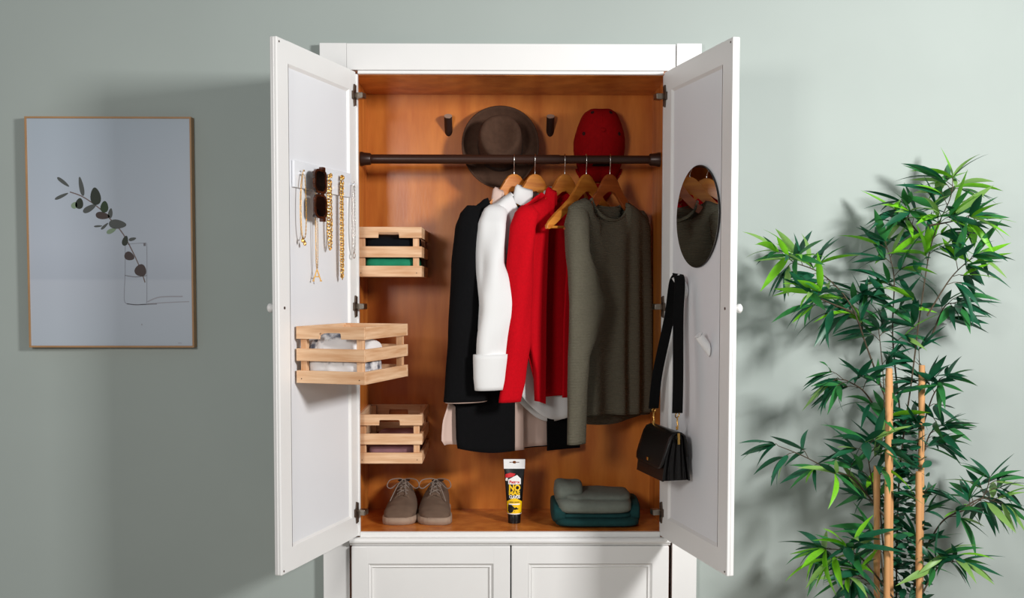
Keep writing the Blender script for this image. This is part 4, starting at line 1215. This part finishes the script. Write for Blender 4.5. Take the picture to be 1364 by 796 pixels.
for a in ((-1.3832, 1.7047, 0.046, 0.011, R_(-38), 'grey'), (-1.3891, 1.6611, 0.046, 0.010, R_(25), 'grey'), (-1.3276, 1.6916, 0.060, 0.014, R_(100), 'grey'),
          (-1.3345, 1.6389, 0.034, 0.024, R_(80), 'dark'), (-1.350, 1.6335, 0.022, 0.018, R_(60), 'pale'), (-1.2845, 1.6613, 0.054, 0.032, R_(95), 'dark'),
          (-1.3035, 1.6237, 0.046, 0.018, R_(30), 'grey'), (-1.2576, 1.6289, 0.036, 0.024, R_(85), 'green'), (-1.2632, 1.6014, 0.044, 0.022, R_(-8), 'brown'),
          (-1.2397, 1.6086, 0.032, 0.014, R_(80), 'grey'), (-1.2179, 1.5751, 0.054, 0.028, R_(-4), 'grey'), (-1.278, 1.5690, 0.026, 0.006, R_(4), 'grey'),
          (-1.258, 1.5690, 0.030, 0.008, R_(42), 'grey'), (-1.2375, 1.5547, 0.032, 0.014, R_(25), 'pale'), (-1.1953, 1.5242, 0.032, 0.018, R_(75), 'dark'),
          (-1.1729, 1.5293, 0.024, 0.010, R_(15), 'grey'), (-1.1828, 1.4763, 0.032, 0.026, R_(-25), 'brown'), (-1.1489, 1.4335, 0.038, 0.036, R_(75), 'brown')):
    pleaf(*a)
# the vase in the print: outline strokes only
pstroke('printed_vase', [(-1.1955, 1.512), (-1.1965, 1.46), (-1.1975, 1.42), (-1.2005, 1.37), (-1.2005, 1.338), (-1.193, 1.330), (-1.168, 1.327), (-1.140, 1.328), (-1.132, 1.334), (-1.1305, 1.40), (-1.1290, 1.46), (-1.1290, 1.516)], 0.0022, 'glass', 60)
pstroke('printed_vase', [(-1.1955, 1.512), (-1.17, 1.5155), (-1.1295, 1.5175)], 0.002, 'glass', 12)
pstroke('printed_vase', [(-1.1975, 1.417), (-1.165, 1.4125), (-1.1310, 1.4165)], 0.0022, 'glassd', 12)
pstroke('printed_vase', [(-1.194, 1.329), (-1.165, 1.3255), (-1.138, 1.327), (-1.10, 1.3285)], 0.0022, 'glassd', 14)
pstroke('printed_shadow', [(-1.130, 1.335), (-1.09, 1.350), (-1.02, 1.352)], 0.004, 'shadow', 12)
pstroke('printed_shadow', [(-1.130, 1.329), (-1.07, 1.333), (-1.0, 1.336)], 0.003, 'shadow', 12)
flat('printed_glint', [(-1.139, 1.508), (-1.132, 1.508), (-1.132, 1.518), (-1.139, 1.517)], PM['glassd'], y=YP + 0.0001)
flat('printed_mark', [(-1.0365, 1.206), (-1.0255, 1.206), (-1.0255, 1.208), (-1.0365, 1.208)], PM['shadow'])
flat('printed_mark', [(-1.150, 1.262), (-1.146, 1.262), (-1.146, 1.267), (-1.150, 1.267)], PM['shadow'])

# ------------------------------------------------------------------ bamboo plant
BX, BY = 1.165, -0.20
plant = thing('bamboo_plant', 'tall artificial bamboo plant with lime and dark leaves on canes', 'plant', (BX, BY, 0.0), 0)
def rel(x, y, z): return Vector((x - BX, y - BY, z))
lathe('pot', [(0.085, 0.0), (0.10, 0.0), (0.125, 0.24), (0.135, 0.25), (0.135, 0.275), (0.122, 0.275), (0.118, 0.25), (0.02, 0.245)], M_POT, plant, 40)
lathe('soil', [(0.118, 0.235), (0.118, 0.25), (0.06, 0.257), (0.001, 0.26)], M_SOIL, plant, 30)
for (x1, z1, x0, z0, y) in ((1.0888, 1.1507, 1.0985, 0.20, -0.26), (1.1135, 1.1416, 1.135, 0.20, -0.20), (1.221, 1.1527, 1.234, 0.20, -0.17), (1.19, 0.8462, 1.2037, 0.20, -0.24), (1.0736, 0.8604, 1.0860, 0.20, -0.22)):
    bm = bmesh.new()
    path = [rel(x0 + (x1 - x0) * i / 12, y, z0 + (z1 - z0) * i / 12) for i in range(13)]
    rr = [0.0088 + (0.0012 if i % 4 == 3 else 0) for i in range(13)]
    add_tube(bm, path, rr, 12)
    obj('cane', bm, M_CANE, plant, smooth=50)

BR = [  # (depth, points (x,z), leaf length scale, how lime, clusters)
    (-0.15, [(1.1686, 0.25), (1.1734, 0.78), (1.1938, 1.1197), (1.2252, 1.3442), (1.2596, 1.5227), (1.295, 1.6449), (1.3099, 1.7014)], 1.0, 0.6, 9, 0.45),
    (-0.12, [(1.1811, 0.9803), (1.158, 1.2306), (1.1454, 1.4114), (1.1254, 1.5126)], 1.0, 0.35, 5, 0.3),
    (-0.20, [(1.2212, 1.3008), (1.2962, 1.4109), (1.3404, 1.4687)], 1.0, 0.45, 3, 0.4),
    (-0.10, [(1.2754, 1.2298), (1.3215, 1.3237), (1.340, 1.3352)], 0.95, 0.05, 3, 0.3),
    (-0.22, [(1.214, 1.5629), (1.275, 1.5731), (1.3211, 1.5849)], 1.0, 0.55, 3, 0.3),
    (-0.12, [(1.2613, 1.5016), (1.2029, 1.5813), (1.1882, 1.606)], 1.0, 0.45, 3, 0.3),
    (-0.14, [(1.1506, 0.9829), (1.079, 1.1865), (1.0087, 1.3326), (0.9285, 1.4221), (0.849, 1.4578), (0.8241, 1.4722)], 1.0, 0.40, 8, 0.3),
    (-0.20, [(1.0, 1.3115), (0.9222, 1.3444), (0.875, 1.3643)], 1.0, 0.35, 3, 0.3),
    (-0.10, [(1.0696, 1.2296), (1.0672, 1.3161), (1.0664, 1.3615)], 0.9, 0.0, 3, 0.3),
    (-0.20, [(1.111, 0.7001), (1.0198, 0.8122), (0.9413, 0.8457), (0.8629, 0.8859), (0.7925, 0.9138)], 0.9, 0.25, 4, 0.02),
    (-0.18, [(1.2009, 0.5141), (1.2876, 0.6728), (1.3538, 0.7293), (1.4105, 0.7632), (1.4346, 0.8108)], 0.85, 0.25, 5, 0.3),
    (-0.20, [(1.3447, 0.7336), (1.4024, 0.756), (1.4384, 0.7493)], 0.9, 0.25, 2, 0.4),
    (-0.24, [(1.1225, 0.4733), (1.0321, 0.587), (0.9635, 0.6194), (0.9176, 0.6183)], 1.05, 0.55, 4, 0.35),
    (-0.20, [(1.1267, 0.4611), (1.0449, 0.52), (0.9978, 0.5301)], 1.0, 0.35, 3, 0.3),
    (-0.22, [(1.2081, 0.4671), (1.273, 0.5591), (1.3106, 0.5802)], 1.0, 0.3, 3, 0.3),
    (-0.20, [(1.1405, 0.9015), (1.0598, 1.0573), (0.9914, 1.1061), (0.967, 1.1127)], 0.9, 0.1, 4, 0.3),
    (-0.15, [(1.2164, 0.8936), (1.2696, 1.0521), (1.2935, 1.1085)], 0.9, 0.0, 3, 0.3),
    (-0.12, [(1.2409, 0.843), (1.2761, 0.9346), (1.2933, 0.9661)], 0.9, 0.0, 3, 0.3),
    (-0.22, [(1.108, 0.4672), (1.0686, 0.7937), (1.033, 0.9269)], 1.05, 0.3, 5, 0.3),
    (-0.14, [(1.15, 0.42), (1.12, 0.75), (1.115, 1.05), (1.10, 1.27)], 0.95, 0.05, 8, 0.2),
    (-0.16, [(1.21, 0.40), (1.23, 0.62), (1.225, 0.9), (1.215, 1.20)], 0.9, 0.05, 8, 0.2),
]
def leaf_mesh(wd_, curl, m, twist=0.0):
    bm = bmesh.new()
    rows = []
    for i in range(8):
        t = i / 7
        w = wd_ * (math.sin(PI * min(1, (t + 0.03) ** 0.8)) ** 0.85) if t < 1 else 0.001
        z = -curl * t * t
        fold = 0.25 * w
        a = twist * t
        ys = (-w, 0, w)
        rows.append([Vector((t * (1 - 0.15 * curl * t), y * math.cos(a), z + (fold if y else 0) + y * math.sin(a))) for y in ys])
    add_rings(bm, rows, False, False, closed=False)
    me = bpy.data.meshes.new('leaf'); bm.to_mesh(me); bm.free()
    me.materials.append(m)
    for p in me.polygons: p.use_smooth = True
    return me
LEAVES = [[leaf_mesh(w, c, m, tw) for (w, c, tw) in ((0.092, 0.12, 0.2), (0.085, 0.3, -0.3), (0.10, 0.05, 0.0), (0.082, 0.45, 0.4), (0.09, 0.2, -0.1))] for m in M_LEAF]
specs = []
stems = bmesh.new()
lr = random.Random(21)
for (y0, pts, ls, lime, nc, start) in BR:
    pth = catmull([(x, y0 + 0.02 * math.sin(i * 2.1), z) for i, (x, z) in enumerate(pts)], 40)
    bmt = bmesh.new()
    add_tube(bmt, [p - Vector((BX, BY, 0)) for p in pth], [0.0030 - 0.0018 * i / 40 for i in range(41)], 6)
    obj('stem', bmt, M_STEMP, plant, smooth=60)
    nc = int(nc * 1.9 + 0.5)
    for c in range(nc):
        f = start + (1 - start) * (c / max(1, nc - 1)) + lr.uniform(-0.03, 0.03)
        f = max(0.02, min(1.0, f))
        i = min(40, int(f * 40)); p = pth[i]
        tg = (pth[min(i + 1, 40)] - pth[max(i - 1, 0)]).normalized()
        last = c == nc - 1
        side = Vector((1, 0, 0)) - tg * tg.x
        side = side.normalized() if side.length > 0.2 else Vector((0, 0, 1))
        oth = tg.cross(side)
        a = lr.choice((0, PI)) + lr.uniform(-1.1, 1.1)
        td = (tg * lr.uniform(0.4, 0.9) + side * math.cos(a) + oth * math.sin(a) * 0.8 + Vector((0, 0, 0.15))).normalized()
        if last: td = tg
        tl = 0.012 if last else lr.uniform(0.02, 0.055)
        e = p + td * tl
        if e.y > YW - 0.07: e.y = YW - 0.07
        add_tube(stems, [p - Vector((BX, BY, 0)), (p + e) / 2 + Vector((0, 0, 0.004)) - Vector((BX, BY, 0)), e - Vector((BX, BY, 0))], 0.0011, 5)
        nl = 6 if last else lr.choice((4, 4, 5, 5, 6))
        s1 = Vector((0, 0, 1)).cross(td)
        s1 = s1.normalized() if s1.length > 0.1 else Vector((1, 0, 0))
        s2 = td.cross(s1)
        for k in range(nl):
            fan = (k + 0.5) / nl * 2 - 1 + lr.uniform(-0.2, 0.2)
            d = (td * lr.uniform(0.55, 1.0) + s1 * fan * 1.05 + s2 * lr.uniform(-0.6, 0.6) + Vector((0, 0, lr.uniform(-0.55, 0.1)))).normalized()
            L = lr.uniform(0.088, 0.142) * ls
            base = p.lerp(e, lr.uniform(0.55, 1.0))
            tip = base + d * L
            if tip.y > YW - 0.035:
                d.y -= (tip.y - (YW - 0.035)) / L * 1.5; d.normalize(); tip = base + d * L
            q = lr.random()
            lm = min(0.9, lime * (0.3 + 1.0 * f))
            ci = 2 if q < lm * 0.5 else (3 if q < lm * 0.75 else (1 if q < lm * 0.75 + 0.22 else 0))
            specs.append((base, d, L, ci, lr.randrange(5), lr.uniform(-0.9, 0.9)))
obj('twigs', stems, M_STEMP, plant, smooth=60, kind='stuff')
lr.shuffle(specs)
def leaf_matrix(base, d, L, roll):
    q = d.to_track_quat('X', 'Z') @ Quaternion((1, 0, 0), roll)
    return Matrix.Translation(base - Vector((BX, BY, 0))) @ q.to_matrix().to_4x4() @ Matrix.Diagonal((L, L, L, 1))
def clear_of_wall(sp_):
    base, d, L, ci, vi, roll = sp_
    M = leaf_matrix(base, d, L, roll)
    over = max((M @ v.co).y for v in LEAVES[ci][vi].vertices) + BY - (YW - 0.006)
    return (base - Vector((0, max(0.0, over), 0)), d, L, ci, vi, roll)
specs = [clear_of_wall(q) for q in specs]
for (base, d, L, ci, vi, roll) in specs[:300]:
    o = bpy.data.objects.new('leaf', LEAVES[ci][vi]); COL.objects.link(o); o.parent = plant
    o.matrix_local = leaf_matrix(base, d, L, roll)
rest = {}
for sp_ in specs[300:]: rest.setdefault(sp_[3], []).append(sp_)
# small dark leaves in the dense middle
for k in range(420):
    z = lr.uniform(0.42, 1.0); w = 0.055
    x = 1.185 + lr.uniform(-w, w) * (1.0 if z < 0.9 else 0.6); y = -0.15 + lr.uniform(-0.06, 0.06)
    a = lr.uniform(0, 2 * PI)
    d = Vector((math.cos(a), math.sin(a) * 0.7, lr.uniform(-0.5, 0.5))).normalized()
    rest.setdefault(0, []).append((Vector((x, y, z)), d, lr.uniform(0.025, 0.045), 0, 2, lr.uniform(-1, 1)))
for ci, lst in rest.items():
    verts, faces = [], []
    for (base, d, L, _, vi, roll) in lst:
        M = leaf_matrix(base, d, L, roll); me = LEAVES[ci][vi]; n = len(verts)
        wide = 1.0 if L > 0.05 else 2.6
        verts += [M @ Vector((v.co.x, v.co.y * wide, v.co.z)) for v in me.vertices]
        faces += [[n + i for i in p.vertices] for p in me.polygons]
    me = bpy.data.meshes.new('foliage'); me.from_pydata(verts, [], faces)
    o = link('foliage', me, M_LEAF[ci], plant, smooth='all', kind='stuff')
